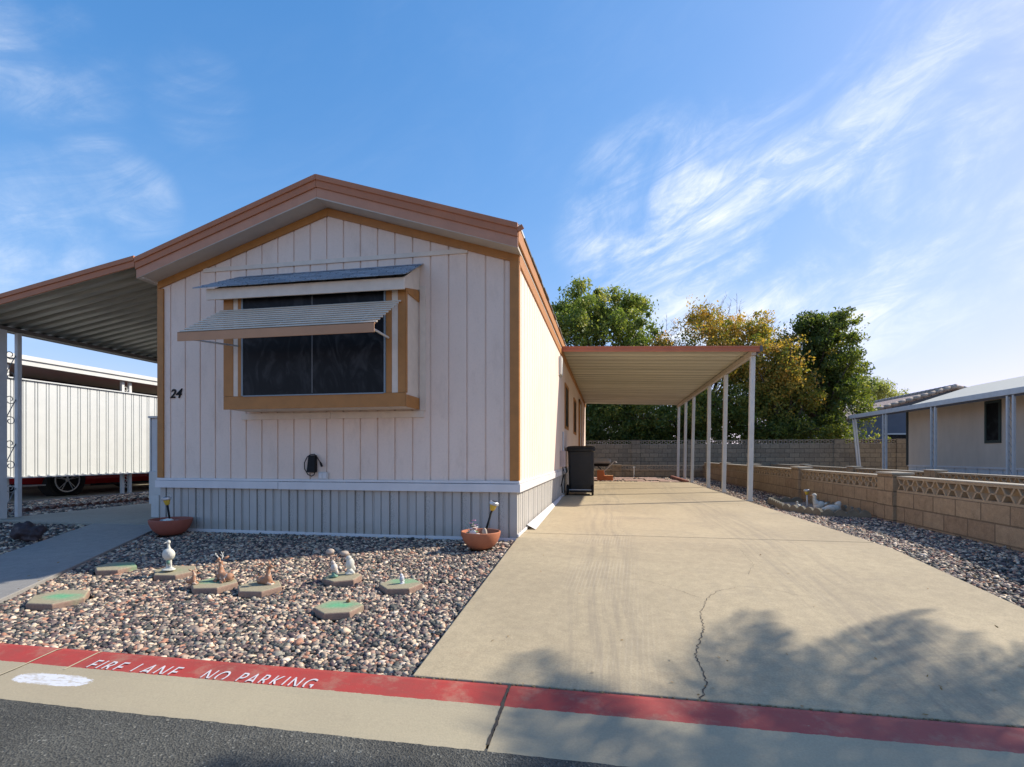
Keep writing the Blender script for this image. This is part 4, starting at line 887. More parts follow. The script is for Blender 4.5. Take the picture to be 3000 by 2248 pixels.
FWHITE = figure_mat('chalky white paint', (.60, .58, .50), (.42, .42, .35), .5, .7, 22); FDEER = figure_mat('fawn brown with white wear', (.36, .18, .10), (.62, .52, .42), .52, .66, 30)
FDOVE = figure_mat('dusty buff feathers', (.50, .40, .33), (.66, .60, .52), .4, .6, 25); FGREEN = plain('verdigris green base', (.16, .30, .22), .7, var=.3, sc=25); FGREY = figure_mat('grey bird paint', (.42, .43, .46), (.7, .7, .7), .45, .6, 30)
# white long-necked bird
z = ztop['B']; b1_ = thing('bird_figure', (-3.525, 3.62, z), 'white long necked bird figure standing on a stepping stone left of the stag', 'garden figure')
blob('body', [((0, 0, .135), (.053, .038, .050), (0, 20, 0)), ((-.034, .012, .128), (.034, .024, .038), (0, -15, 0)), ((.0, 0, .235), (.016, .014, .016), (0, 0, 0))], [([(.005, 0, .16), (.004, 0, .185), (-.002, 0, .21), (0, 0, .235)], [.022, .013, .010, .012]), ([(.0, 0, .236), (-.012, -.018, .232), (-.02, -.03, .226)], [.009, .006, .003])], FWHITE, (-3.525, 3.62, z), None, None, parent=b1_)
blob('legs', [((0, 0, .012), (.056, .045, .011), (0, 0, 0)), ((0.02, 0, .02), (.03, .02, .012), (0, 0, 0))], [([(-.01, 0, .01), (-.008, 0, .05), (.004, 0, .1)], [.016, .012, .018]), ([(.018, 0, .01), (.02, 0, .05), (.012, 0, .1)], [.012, .009, .014])], FWHITE, (-3.525, 3.62, z), None, None, parent=b1_)
blob('reeds', [((.008, -.014, .075), (.016, .010, .02), (0, 0, 0))], [], FGREEN, (-3.525, 3.62, z), None, None, parent=b1_)
# deer
def deer(name, loc, s_, label, antlers, rz, ears=True, headdir=-1):
    root = thing(name, loc, label, 'garden figure', None)
    h = headdir
    blob('body', [((.03, 0, .045), (.075, .045, .045), (0, 0, 0)), ((-.02, 0, .06), (.042, .034, .05), (0, 0, 0)), ((.085, .01, .045), (.04, .042, .042), (0, 0, 0)), ((h * .028 - .02, -.005, .195), (.03, .017, .018), (0, 18 * h * -1, 0))],
         [([(-.015, 0, .07), (-.025, 0, .11), (-.025, 0, .15), (-.02, 0, .19)], [.04, .026, .02, .019]), ([(h * .04 - .02, -.005, .192), (h * .068 - .02, -.012, .184)], [.014, .009]),
          ([(-.03, -.03, .03), (-.05, -.05, .014), (.0, -.062, .010)], [.018, .013, .01]), ([(-.03, .02, .03), (-.07, .0, .014), (-.06, -.04, .010)], [.018, .013, .009]), ([(.08, -.03, .03), (.05, -.06, .014), (.09, -.065, .010)], [.024, .014, .009]), ([(.12, .02, .05), (.135, .025, .06)], [.01, .006])], FDEER, loc, None, None, parent=root, rz=rz, sc=s_)
    R0 = Matrix.Rotation(rz, 3, 'Z')
    for sx in (-1, 1):
        c = Vector(loc) + R0 @ Vector((-.005, .018 * sx, .214)) * s_; m = MB(); m.ball(c + R0 @ Vector((.012, .02 * sx, .008)) * s_, Vector((.009, .024, .012)) * s_, R0 @ Euler((.5 * sx, 0, -.5 * sx)).to_matrix()); each(m, 'ear', FDEER, root, smooth=True)
        if antlers:
            m = MB(); T = lambda p: Vector(loc) + R0 @ Vector(p) * s_
            m.tube([T((-.02, .01 * sx, .21)), T((-.03, .026 * sx, .235)), T((-.05, .034 * sx, .252)), T((-.062, .03 * sx, .272))], [.006 * s_, .005 * s_, .0045 * s_, .003 * s_], 6)
            m.tube([T((-.03, .026 * sx, .235)), T((-.045, .02 * sx, .235)), T((-.052, .016 * sx, .25))], [.0045 * s_, .004 * s_, .0025 * s_], 6); m.tube([T((-.045, .033 * sx, .248)), T((-.034, .036 * sx, .272))], [.0045 * s_, .0025 * s_], 6)
            m.build('antler', FWHITE, root, smooth=True)
    MB().ball(Vector(loc) + R0 @ Vector((h * .072 - .02, -.014, .184)) * s_, .006 * s_).build('nose', BLACK, root, smooth=True)
    return root
deer('stag_figure', (-2.90, 3.47, ztop['C'] - .004), .80, 'brown and white reclining stag figure with antlers on a stepping stone', True, -.25)
deer('fawn_figure', (-3.06, 3.36, ztop['C'] - .008), .50, 'small brown fawn figure lying beside the stag at the edge of the stone', False, math.pi - .3, headdir=1)
deer('doe_figure', (-2.50, 3.44, ztop['D'] - .004), .72, 'reclining doe figure with upright ears and no antlers, right of the stag', False, math.pi * .9)
# quail pair and small bird
def plump(loc, s_, label, mat, base, rz, name, cat='garden figure'):
    root = thing(name, loc, label, cat)
    blob('body', [((0, 0, .085), (.034, .03, .045), (0, 12, 0)), ((-.008, -.004, .135), (.021, .019, .02), (0, 0, 0)), ((.022, .01, .055), (.018, .014, .03), (0, -30, 0))], [([(-.004, 0, .1), (-.008, 0, .13)], [.026, .018]), ([(-.022, -.01, .134), (-.036, -.016, .128)], [.007, .003])], mat, loc, None, None, parent=root, rz=rz, sc=s_, vox=.003)
    blob('base', [((0, 0, .012), (.04, .034, .014), (0, 0, 0)), ((0, -.004, .035), (.022, .02, .024), (0, 0, 0)), ((.02, -.015, .02), (.018, .014, .016), (0, 0, 0))], [], base, loc, None, None, parent=root, rz=rz, sc=s_, vox=.003); return root
plump((-2.00, 3.76, ztop['E'] - .002), 1.0, 'taller pale quail figure standing behind its pair on the round stone', FWHITE, FWHITE, .4, 'quail_figure')
plump((-2.085, 3.67, ztop['E'] - .004), .82, 'shorter buff quail figure with a green base, front of the pair', FDOVE, FGREEN, -.3, 'quail_figure')
plump((-1.50, 3.60, ztop['F'] - .012), .55, 'small grey and white bird figure on the green smeared stone', FGREY, FGREY, .8, 'small_bird_figure')
tag(blob('snail_ornament', [((0, 0, .010), (.017, .009, .007), (0, 0, 0)), ((.003, 0, .018), (.011, .008, .011), (0, 0, 0))], [], plain('rusty brown', (.30, .14, .06), .5), (-1.70, 3.17, ztop['G'] + .001), None, None, vox=.002), 'tiny brown snail ornament on the green sprayed stepping stone', 'ornament')
# stray larger stones on the gravel
RK = figure_mat('tan rock', (.42, .33, .25), (.55, .46, .37), .4, .6, 14)
def rockmesh(name, c, r, mat, label, cat, seed, lvl=3, amp=.22):
    bm = bmesh.new(); bmesh.ops.create_icosphere(bm, subdivisions=lvl, radius=1.0); rd = random.Random(seed); ks = [(Vector((rd.gauss(0, 1), rd.gauss(0, 1), rd.gauss(0, 1))).normalized(), rd.uniform(-amp, amp), rd.uniform(2, 6)) for _ in range(14)]
    vs = [];
    for v in bm.verts:
        d = v.co.normalized(); k = 1 + sum(a * max(0, d.dot(n_)) ** p_ for n_, a, p_ in ks); vs.append((c[0] + d.x * k * r[0], c[1] + d.y * k * r[1], c[2] + d.z * k * r[2]))
    bm.verts.index_update(); fs = [[v.index for v in f.verts] for f in bm.faces]; bm.free(); m = MB().add(vs, fs); o = m.build(name, mat, smooth=(lvl > 2)); return tag(o, label, cat) if label else o
rockmesh('loose_rock', (-2.55, 4.42, zs(4.42) - .005), (.045, .035, .03), RK, 'larger tan rock on the gravel near the skirting, in shade', 'rock', 3); rockmesh('loose_rock', (-2.38, 4.38, zs(4.38) - .005), (.038, .03, .028), RK, 'orange tan rock on the gravel at the edge of the house shadow', 'rock', 5)
rockmesh('flat_rock', (-1.02, 5.02, -.035), (.055, .03, .014), RK, 'flat pale rock beside the driveway corner of the home', 'rock', 8)
LAVA = figure_mat('dark lava rock', (.035, .022, .025), (.12, .09, .09), .5, .75, 12)
lv = rockmesh('lava_rock', (-6.13, 4.50, zs(4.5) + .04), (.115, .095, .08), LAVA, 'dark knobbly lava rock on the gravel left of the walkway', 'rock', 21, 4, .55)
dm = lv.modifiers.new('rough', 'DISPLACE'); tx = bpy.data.textures.new('lava', 'CLOUDS'); tx.noise_scale = .075; dm.texture = tx; dm.strength = .12; lv.scale = (1, 1, 1)
rockmesh('brown_rock', (-6.62, 4.85, zs(4.85) + .01), (.09, .07, .045), RK, 'brown rock at the left end of the walkway gravel', 'rock', 31)
# terracotta bowls
TERRA = plain('terracotta', (.44, .155, .075), .8, var=.22, sc=9, bsc=70, bst=.4); TERRA2 = plain('darker terracotta', (.34, .10, .065), .75, var=.18, sc=9, bsc=70, bst=.3); SOIL = plain('potting soil', (.05, .035, .025), .95, var=.3, sc=30, bsc=50, bst=.6)
def bowl(loc, R, H, mat, label):
    t = thing('plant_bowl', loc, label, 'plant bowl', 'terracotta bowls in front of the home'); c = Vector(loc)
    pr = [(R * .48, 0), (R * .68, H * .16), (R * .86, H * .42), (R * .97, H * .75), (R, H * .96), (R * .985, H), (R * .93, H), (R * .91, H * .93), (R * .86, H * .72), (R * .5, H * .68)]
    MB().lathe(pr, c, 40, wob=.008).build('bowl', mat, t, smooth=True, bevel=.002); MB().lathe([(R * .1, H * .69), (R * .86, H * .705), (R * .5, H * .74), (R * .1, H * .76)], c, 24).build('soil', SOIL, t, smooth=True); return t
bowl((-1.208, 4.84, zs(4.84) - .03), .192, .165, TERRA, 'round orange terracotta bowl with artificial flowers at the right corner of the home')
bowl((-4.83, 4.99, zs(4.99) - .03), .215, .175, TERRA2, 'wide dark red terracotta bowl with only a light and stones, left corner of the home')
zb_ = zs(4.84) - .03 + .125
# solar stake lights
LAMPY = plain('yellow lens', (.72, .47, .06), .25, var=.12); 
def solar(loc, tilt, label, H=.27, stake=None):
    t = thing('solar_light', loc, label, 'solar light', 'yellow solar stake lights')
    MB().tube([(loc[0], loc[1], loc[2] - .05), (loc[0], loc[1], loc[2] + H)], .011, 10).build('stake', stake or BLACK, t, smooth=True); c = Vector(loc) + Vector((0, 0, H))
    MB().lathe([(.014, 0), (.024, .012), (.034, .05), (.034, .062)], c, 20).build('lens', LAMPY, t, smooth=True)
    cp_ = MB().lathe([(.044, .060), (.048, .064), (.048, .085), (.040, .092)], c, 24).build('cap', SILVER, t, bevel=.002); MB().box(c.x - .022, c.x + .022, c.y - .022, c.y + .022, c.z + .0925, c.z + .095).build('solar_panel', BLKP_, cp_)
    t.rotation_euler = tilt; return t
solar((-1.17, 4.83, zb_), (0, math.radians(17), 0), 'yellow solar light leaning right in the orange flower bowl', .25)
solar((-4.82, 4.97, zs(4.99) + .10), (math.radians(3), math.radians(-7), 0), 'yellow solar light leaning left in the dark red bowl', .20)
solar((3.34, 9.55, -.03), (0, math.radians(-2), 0), 'yellow solar light with pale stake in the scalloped planter by the wall', .20, WHITE)
def small_rocks(c, spots, label):
    for i, (dx, dy, r, mt) in enumerate(spots): rockmesh('bowl_rock', (c[0] + dx, c[1] + dy, c[2] + r[2] * .6), r, mt, label[i], 'rock', 40 + i + int(c[0] * 10))
WR = figure_mat('white quartz rock', (.66, .64, .56), (.80, .79, .72), .4, .6, 20); GRK = figure_mat('grey round rock', (.3, .28, .26), (.42, .4, .38), .4, .6, 12)
small_rocks((-1.208, 4.84, zb_), [(-.11, -.02, (.035, .03, .025), RK), (-.065, -.05, (.038, .03, .035), WR), (.045, -.03, (.028, .02, .045), RK), (-.005, -.085, (.03, .022, .022), WR)], ['brown rock at the left rim inside the flower bowl', 'cream rock left of the flowers in the orange bowl', 'upright tan rock behind the leaning light in the orange bowl', 'white rock at the foot of the flowers in the orange bowl'])
small_rocks((-4.83, 4.99, zs(4.99) + .095), [(-.11, .0, (.05, .04, .03), GRK), (-.01, -.03, (.06, .05, .04), WR), (.09, -.01, (.05, .04, .025), GRK)], ['grey rock at the left inside the dark red bowl', 'pale pointed rock at the foot of the light in the dark red bowl', 'grey rock at the right inside the dark red bowl'])
fl = thing('artificial_flowers', (-1.275, 4.80, zb_), 'white and pink artificial flowers on green stems in the orange bowl', 'flowers')
m = MB()
for i in range(9):
    a = random.uniform(0, 6.28); r = random.uniform(.0, .05); m.tube([(-1.275, 4.80, zb_ - .01), (-1.275 + r * math.cos(a) * .6, 4.8 + r * math.sin(a) * .6, zb_ + .06), (-1.275 + r * math.cos(a), 4.8 + r * math.sin(a), zb_ + .12)], .0022, 5)
for dx, dz in ((-.07, .13), (-.085, .09), (-.05, .17)): m.tube([(-1.275, 4.80, zb_), (-1.275 + dx * .5, 4.79, zb_ + dz * .6), (-1.275 + dx, 4.78, zb_ + dz)], [.002, .0015, .0006], 5)
each(m, 'stem', plain('stem green', (.06, .16, .05), .6), fl)
PW = plain('white petal', (.78, .74, .74), .7); PP = plain('pink petal', (.68, .36, .48), .7); PY = plain('cream petal', (.74, .58, .42), .7)
for i in range(17):
    a = random.uniform(0, 6.28); r = random.uniform(.0, .042); c = Vector((-1.275 + r * math.cos(a), 4.795 + r * math.sin(a), zb_ + random.uniform(.045, .15))); m = MB()
    for k in range(6):
        R = Euler((random.uniform(.2, .9), 0, k * 1.05 + i)).to_matrix(); m.ball(c + R @ Vector((.010, 0, 0)), Vector((.012, .007, .0022)), R, 8, 6)
    m.build('blossom', (PW, PW, PP, PY)[i % 4], fl, smooth=True)
m = MB()
for i in range(14):
    R = Euler((random.uniform(-.9, .9), random.uniform(-.6, .6), random.uniform(0, 6.28))).to_matrix(); c = Vector((-1.265 + random.uniform(-.05, .05), 4.79 + random.uniform(-.04, .03), zb_ + random.uniform(.0, .05))); m.ball(c, Vector((.020, .007, .0012)), R, 8, 5)
each(m, 'leaf', plain('silk leaf', (.16, .34, .14), .6), fl, smooth=True)

# ------------------------------------------------------------------ scalloped planter, ducks
SCAL = plain('green grey scalloped concrete', (.20, .175, .125), .95, var=.3, sc=10, bsc=60, bst=.5)
def scallop(m, p, q, n, h, th=.045, z0=-.06):
    p, q = Vector(p), Vector(q); d = (q - p) / n; u = d.normalized(); nn = Vector((-u.y, u.x, 0)) * th / 2
    for i in range(n):
        a = p + d * i; L_ = d.length; pts = [(0, z0), (L_, z0)] + [(L_ * (1 - k / 8), h * .62 + h * .38 * math.sin(math.pi * k / 8)) for k in range(9)]
        m.prism(pts, lambda s_, z_, w: tuple(a + u * s_ + nn * w + Vector((0, 0, z_ + a.z))), -1, 1)
pln = thing('scalloped_planter', (3.1, 9.3, -.03), 'small bed ringed with scalloped green grey concrete edging beside the low wall', 'planter')
for p, q, n in [((2.78, 8.95, -.03), (3.05, 8.15, -.03), 5), ((2.78, 8.95, -.03), (2.95, 10.3, -.03), 7), ((2.95, 10.3, -.03), (3.55, 10.4, -.03), 3), ((3.62, 10.2, -.03), (3.62, 8.3, -.03), 9), ((3.05, 8.15, -.03), (3.62, 8.0, -.03), 4)]:
    m = MB(); scallop(m, p, q, n, .13); m.build('edging', SCAL, pln, bevel=.004)
MB().box(2.95, 3.58, 8.3, 10.25, -.06, -.02).build('soil', GROUND, pln)
def duck(loc, s_, rz, label, upright=True):
    root = thing('duck_figure', loc, label, 'garden figure')
    if upright: blob('body', [((.02, 0, .07), (.09, .055, .065), (0, -25, 0)), ((-.05, 0, .235), (.036, .028, .03), (0, 0, 0)), ((.1, 0, .09), (.05, .03, .02), (0, -35, 0))], [([(-.02, 0, .1), (-.045, 0, .16), (-.045, 0, .23)], [.05, .03, .024])], FWHITE, loc, None, None, parent=root, rz=rz, sc=s_, vox=.005)
    else: blob('body', [((0, 0, .05), (.12, .065, .055), (0, 0, 0)), ((.08, 0, .10), (.04, .035, .06), (0, 25, 0)), ((-.09, 0, .04), (.07, .04, .03), (0, 0, 0))], [([(.06, 0, .1), (.09, 0, .145)], [.04, .02])], FWHITE, loc, None, None, parent=root, rz=rz, sc=s_, vox=.005)
    if upright: R0 = Matrix.Rotation(rz, 3, 'Z'); MB().ball(Vector(loc) + R0 @ Vector((-.095, 0, .228)) * s_, Vector((.022, .013, .007)) * s_, R0).build('bill', plain('orange bill', (.5, .25, .1), .5), root, smooth=True)
    return root
duck((3.30, 9.0, -.03), 1.0, .0, 'white duck figure with raised head in the scalloped planter', True); duck((3.42, 8.75, -.03), 1.05, .1, 'white reclining duck figure with tucked head in the scalloped planter', False); duck((3.05, 9.1, -.02), .45, .3, 'little white duckling figure at the edge of the scalloped planter', True)

# ------------------------------------------------------------------ neighbours on the left
EDG = plain('red brown scalloped edging', (.14, .065, .05), .95, var=.3, sc=20, bsc=60)
ed = thing('scalloped_edging', (-9.1, 8, 0), 'dark red brown scalloped edging in the gravel between the patio and the neighbour', 'garden edging')
m = MB(); scallop(m, (-9.05, 5.0, -.07), (-8.7, 14, -.07), 66, .16, .05); m.build('edging', EDG, ed)
tag(struct(MB().box(-10.52, -10.36, 4.0, 25, -.10, .0), 'neighbour_kerb', plain('dark curb', (.17, .15, .15), .9, var=.2, sc=8)), kind='structure')
struct(MB().box(-17.5, -10.525, 4.0, 25, -.2, -.012), 'neighbour_slab', conc_mat('neighbour concrete', (.48, .44, .33), (.4, .36, .27)))
sc_ = thing('metal_screen', (-10.6, 9, 0), 'white corrugated metal privacy screen hung between posts of the left carport', 'privacy screen')
m = MB(); prof = []; y = 6.6
while y < 16:
    for f_, h in ((0, 0), (.075, 0), (.079, -.018), (.088, -.018), (.092, 0), (.125, 0), (.129, -.018), (.138, -.018), (.142, 0), (.19, 0)): prof.append((y + f_, h))
    y += .2
A = [(-10.60 + h, yy, .452) for yy, h in prof]; B = [(-10.60 + h, yy, 2.235) for yy, h in prof]; n = len(prof); m.add(A + B, [(i, i + 1, n + i + 1, n + i) for i in range(n - 1)])
SCRW = plain('white screen metal', (.56, .575, .56), .45, var=.06, sc=4); sh = m.build('screen_sheet', SCRW, sc_); sh.modifiers.new('t', 'SOLIDIFY').thickness = .002
each(MB().box(-10.63, -10.565, 6.6, 16, .425, .451).box(-10.63, -10.565, 6.6, 16, 2.236, 2.258), 'screen_rail', SCRW, sc_)
nl = thing('left_neighbour_home', (-14, 10, 0), 'neighbouring home with white edged flat carport roof behind the metal screen', 'mobile home')
MB().prism([(-10.55, 2.66), (-10.55, 2.60), (-17.8, 3.0), (-17.8, 3.06)], lambda a, b, w: (a, w, b), 5.5, 25).build('roof', ROOFW, nl); MB().box(-10.60, -10.54, 5.5, 25, 2.505, 2.60).build('fascia', WHITE, nl); MB().box(-10.535, -10.51, 5.5, 25, 2.60, 2.68).build('gutter', WHITE, nl)
MB().box(-18, -14.2, 5.6, 25, 0, 2.75).build('wall', plain('brown neighbour wall', (.20, .16, .13), .8, var=.2), nl)
MB().box(-14.19, -14.15, 8.0, 9.2, 1.0, 2.1).build('window', SCREEN, nl)
for y in (7.30, 7.46, 9.72, 9.90, 12.3, 12.5): MB().box(-10.70, -10.64, y - .03, y + .03, -.01, 2.50).build('post', WHITE, nl, bevel=.003)
m = MB()
for ya, yb in ((7.33, 7.43), (9.75, 9.87)):
    z = 2.4
    while z > .2: m.tube(scroll(ya, yb, -10.67, z - .3, z), .006, 6); z -= .4
each(m, 'scrollwork', WHITE, nl, smooth=True)
m = MB().lathe([(.05, 0), (.05, .16)], (-12.6, 11.9, 2.72), 12).lathe([(.09, .16), (.15, .20), (.15, .24), (.06, .27)], (-12.6, 11.9, 2.72), 14); each(m, 'roof_vent', plain('rusty vent', (.42, .24, .16), .6), nl)
# red car behind the screen
RED = plain('red car paint', (.42, .012, .016), .25, var=.05); car = thing('parked_car', (-12.2, 10.4, -.01), 'red car with silver alloy wheels parked behind the white metal screen', 'car')
cx0, cx1 = -13.05, -11.30
sec = [(8.05, .40, .62, .60), (8.25, .27, .78, .78), (8.9, .22, .92, .88), (9.6, .20, 1.0, .90), (10.3, .20, 1.40, .88), (11.3, .20, 1.46, .88), (12.0, .22, 1.36, .88), (12.6, .25, 1.02, .86), (12.9, .35, .85, .75)]
rings = []
for y, zl, zt_, hw in sec:
    hw *= .97; c = (cx0 + cx1) / 2; zt_ -= .01; zm = min(.88, zt_ - .02); top = zt_
    rings.append([(c - hw * .9, y, zl), (c + hw * .9, y, zl), (c + hw, y, zl + .12), (c + hw * 1.0, y, .62 if zt_ > .66 else zl + .2), (c + hw * .97, y, zm), (c + hw * (.68 if top > 1.05 else .8), y, top), (c - hw * (.68 if top > 1.05 else .8), y, top), (c - hw * .97, y, zm), (c - hw, y, .62 if zt_ > .66 else zl + .2), (c - hw, y, zl + .12)])
MB().loft(rings).build('body', RED, car, bevel=.02)
MB().box(cx1 - .16, cx1 + .012, 10.2, 10.95, 1.0, 1.26, R=Matrix.Rotation(-.45, 3, 'Y')).box(cx1 - .16, cx1 + .012, 11.0, 11.8, 1.0, 1.24, R=Matrix.Rotation(-.45, 3, 'Y')).build('window', SCREEN, car)
MB().box(cx1 - .015, cx1 + .012, 9.55, 11.5, .17, .215).build('sill_strip', BLACK, car); MB().box(cx1 - .3, cx1 - .01, 8.12, 8.62, .222, .25).build('splitter', SILVER, car)
MB().ball((cx1 - .1, 8.32, .62), (.14, .16, .06)).build('headlight', WHITE, car, smooth=True); MB().ball((cx1 - .1, 12.75, .72), (.1, .12, .07)).build('taillight', RED, car, smooth=True)
MB().ball((cx1 + .08, 10.05, .95), (.07, .06, .055)).build('mirror', RED, car, smooth=True)
for y in (9.02, 11.85):
    MB().tube([(cx1 - .25, y, .33), (cx1 + .006, y, .33)], .40, 28).build('wheel_arch', DARK, car)
    for xx, sg in ((cx1 - .01, 1), (cx0 + .01, -1)):
        wv = MB().tube([(xx - .1 * sg, y, .325), (xx + .024 * sg, y, .325)], .335, 36).build('wheel', BLACK, car, bevel=.02); m = MB()
        m.loft([[(xx + .03 * sg + d, y + r * math.cos(a), .325 + r * math.sin(a)) for r, d in ((.235, 0), (.262, 0), (.262, .008 * sg), (.235, .008 * sg))] for a in [2 * math.pi * k / 40 for k in range(41)]], cap=False)
        for k in range(5):
            for o_ in (-.13, .13):
                a = 2 * math.pi * k / 5 + .3; p = Vector((xx + .034 * sg, y + .04 * math.cos(a), .325 + .04 * math.sin(a))); q = Vector((xx + .034 * sg, y + .245 * math.cos(a + o_), .325 + .245 * math.sin(a + o_))); m.tube([p, q], [.014, .010], 6)
        m.ball((xx + .03 * sg, y, .325), (.01, .045, .045)); m.build('rim', CHROME, wv)

# ------------------------------------------------------------------ beige neighbouring home on the right
nr = thing('right_neighbour_home', (13, 16, 0), 'beige neighbouring home with white porch posts and low pale roof on the right', 'mobile home')
BEIGE = plain('beige stucco siding', (.62, .53, .43), .85, var=.1, sc=3, bsc=30, bst=.3, stretch=(1, 1, .4)); SKB = plain('pale skirting', (.60, .62, .63), .6)
MB().box(11.0, 15.5, 6.0, 21.6, .47, 2.62).build('wall', BEIGE, nr); MB().box(10.985, 10.999, 6.0, 21.6, .44, .50).build('band_board', WBAND, nr)
m = MB(); y = 6.0
while y < 21.5: m.box(11.02, 11.05, y + .012, y + .50, -.05, .439); y += .52
m.box(11.051, 15.4, 6, 21.58, -.05, .438); m.build('skirting', SKB, nr)
MB().box(10.97, 11.03, 21.55, 21.66, .47, 2.5).build('corner_post', plain('dark green trim', (.04, .05, .05), .6), nr)
wd = MB().box(10.985, 11.01, 17.02, 17.50, 1.28, 2.36).build('window', SCREEN, nr); MB().box(10.97, 11.0, 16.94, 17.018, 1.2, 2.44).box(10.97, 11.0, 17.502, 17.58, 1.2, 2.44).box(10.97, 11.0, 17.02, 17.5, 1.2, 1.278).box(10.97, 11.0, 17.02, 17.5, 2.362, 2.44).build('window_frame', plain('dark green frame', (.035, .055, .05), .5), wd)
ROOFB = plain('pale tan roof', (.55, .53, .45), .8, var=.08)
MB().prism([(10.9, 2.62), (13.25, 3.42), (15.7, 2.62), (15.7, 2.56), (13.25, 3.36), (10.9, 2.56)], lambda a, b, w: (a, w, b), 5.6, 21.9).build('roof', ROOFB, nr)
MB().prism([(10.02, 2.50), (10.9, 2.60), (10.9, 2.57), (10.02, 2.47)], lambda a, b, w: (a, w, b), 5.6, 23.9).build('porch_roof', ROOFW, nr)
MB().box(9.98, 10.018, 5.6, 23.9, 2.38, 2.53).build('porch_fascia', POSTG, nr, bevel=.006); MB().box(10.03, 10.10, 5.6, 23.8, 2.33, 2.40).build('porch_beam', plain('dark beam', (.10, .10, .11), .6), nr)
for i, y in enumerate((11.9, 15.15, 18.3, 21.2, 23.6)):
    for dy in (-.10, .10):
        k = .22 if i == 4 else 0; MB().loft([[(10.04 + k + s1 * .028, y + dy + s2 * .028, -.05) for s1, s2 in ((-1, -1), (1, -1), (1, 1), (-1, 1))], [(10.04 + s1 * .028, y + dy + s2 * .028, 2.37) for s1, s2 in ((-1, -1), (1, -1), (1, 1), (-1, 1))]]).build('post', POSTG, nr)
    m = MB(); z = .1
    while z < 2.2: m.tube([(10.045 + (.22 * (1 - z / 2.37) if i == 4 else 0), y - .07, z), (10.045 + (.22 * (1 - z / 2.37) if i == 4 else 0), y + .07, z + .2)], .006, 5); z += .22
    m.build('post_lattice', SCR, nr)
# house beyond the rear wall
hb = thing('tile_roofed_house', (17, 33, 0), 'blue grey house with brown tiled gable roof beyond the rear block wall', 'house')
BLU = plain('blue grey stucco', (.13, .155, .20), .9, var=.1, sc=2)
MB().prism([(12.9, 0), (22.5, 0), (22.5, 2.9), (17.75, 4.25), (12.9, 2.85)], lambda a, b, w: (a, w, b), 31.0, 42).build('wall', BLU, hb)
def tile_mat():
    m = Mat('clay roof tiles'); x, y, z = m.sep(); cb = m.n('ShaderNodeCombineXYZ'); m.l(y, cb.inputs[0]); m.l(x, cb.inputs[1])
    b = m.n('ShaderNodeTexBrick'); m.l(cb.outputs[0], b.inputs['Vector']); b.inputs['Scale'].default_value = 1; b.inputs['Brick Width'].default_value = .3; b.inputs['Row Height'].default_value = .36; b.inputs['Mortar Size'].default_value = .03; b.offset = 0
    b.inputs['Color1'].default_value = (.42, .31, .26, 1); b.inputs['Color2'].default_value = (.34, .24, .20, 1); b.inputs['Mortar'].default_value = (.12, .09, .08, 1); m.base(b.outputs['Color']); m.rough(.85); m.bump(m.math('MULTIPLY', b.outputs['Fac'], -1), .8, .04); return m.m
TILE = tile_mat()
rz_ = lambda x: 4.42 - .31 * abs(x - 17.75)
m = MB()
for p, q in ((12.2, 17.75), (17.75, 23.3)): m.prism([(p, rz_(p)), (q, rz_(q)), (q, rz_(q) - .12), (p, rz_(p) - .12)], lambda a, b, w: (a, w, b), 30.5, 42.5)
m.build('roof', TILE, hb)
m = MB(); m_n = 16
for i in range(m_n): x = 12.3 + i * .345; m.tube([(x, 30.45, rz_(x) + .02), (x + .36, 30.45, rz_(x + .36) + .03)], [.10, .085], 8); x2 = 23.2 - i * .345; m.tube([(x2, 30.45, rz_(x2) + .02), (x2 - .36, 30.45, rz_(x2 - .36) + .03)], [.10, .085], 8)
for i in range(30): m.tube([(17.75, 30.5 + i * .4, 4.44), (17.75, 30.92 + i * .4, 4.45)], [.12, .10], 8)
m.build('barge_tiles', plain('pale barge tile', (.40, .33, .27), .85, var=.2, sc=4), hb, smooth=True)
MB().box(14.7, 16.9, 30.94, 30.99, 1.4, 1.95).build('window', SCREEN, hb); MB().box(14.6, 17.0, 30.92, 30.985, 1.96, 2.04).build('window_frame', POSTG, hb)
MB().box(17.6, 21.5, 27.5, 30.9, 2.62, 2.72).build('patio_cover', WHITE, hb); MB().box(17.6, 21.5, 27.6, 27.9, 2.35, 2.61).build('patio_beam', DARK, hb)
# far street lamp over the roofs
slp = thing('street_lamp', (38, 50, 0), 'thin curved street lamp arm far away above the beige home roof', 'street lamp')
MB().tube([(39.5, 50, 0), (39.5, 50, 8.2)], [.12, .08], 8).build('pole', SILVER, slp); MB().tube([(39.5, 50, 7.6), (39.2, 50, 8.8), (38.2, 50, 9.7), (36.6, 50, 10.05), (35.4, 50, 10.05)], .06, 8).build('arm', SILVER, slp); MB().ball((35.0, 50, 10.05), (.5, .2, .10)).build('lamp_head', SILVER, slp, smooth=True)

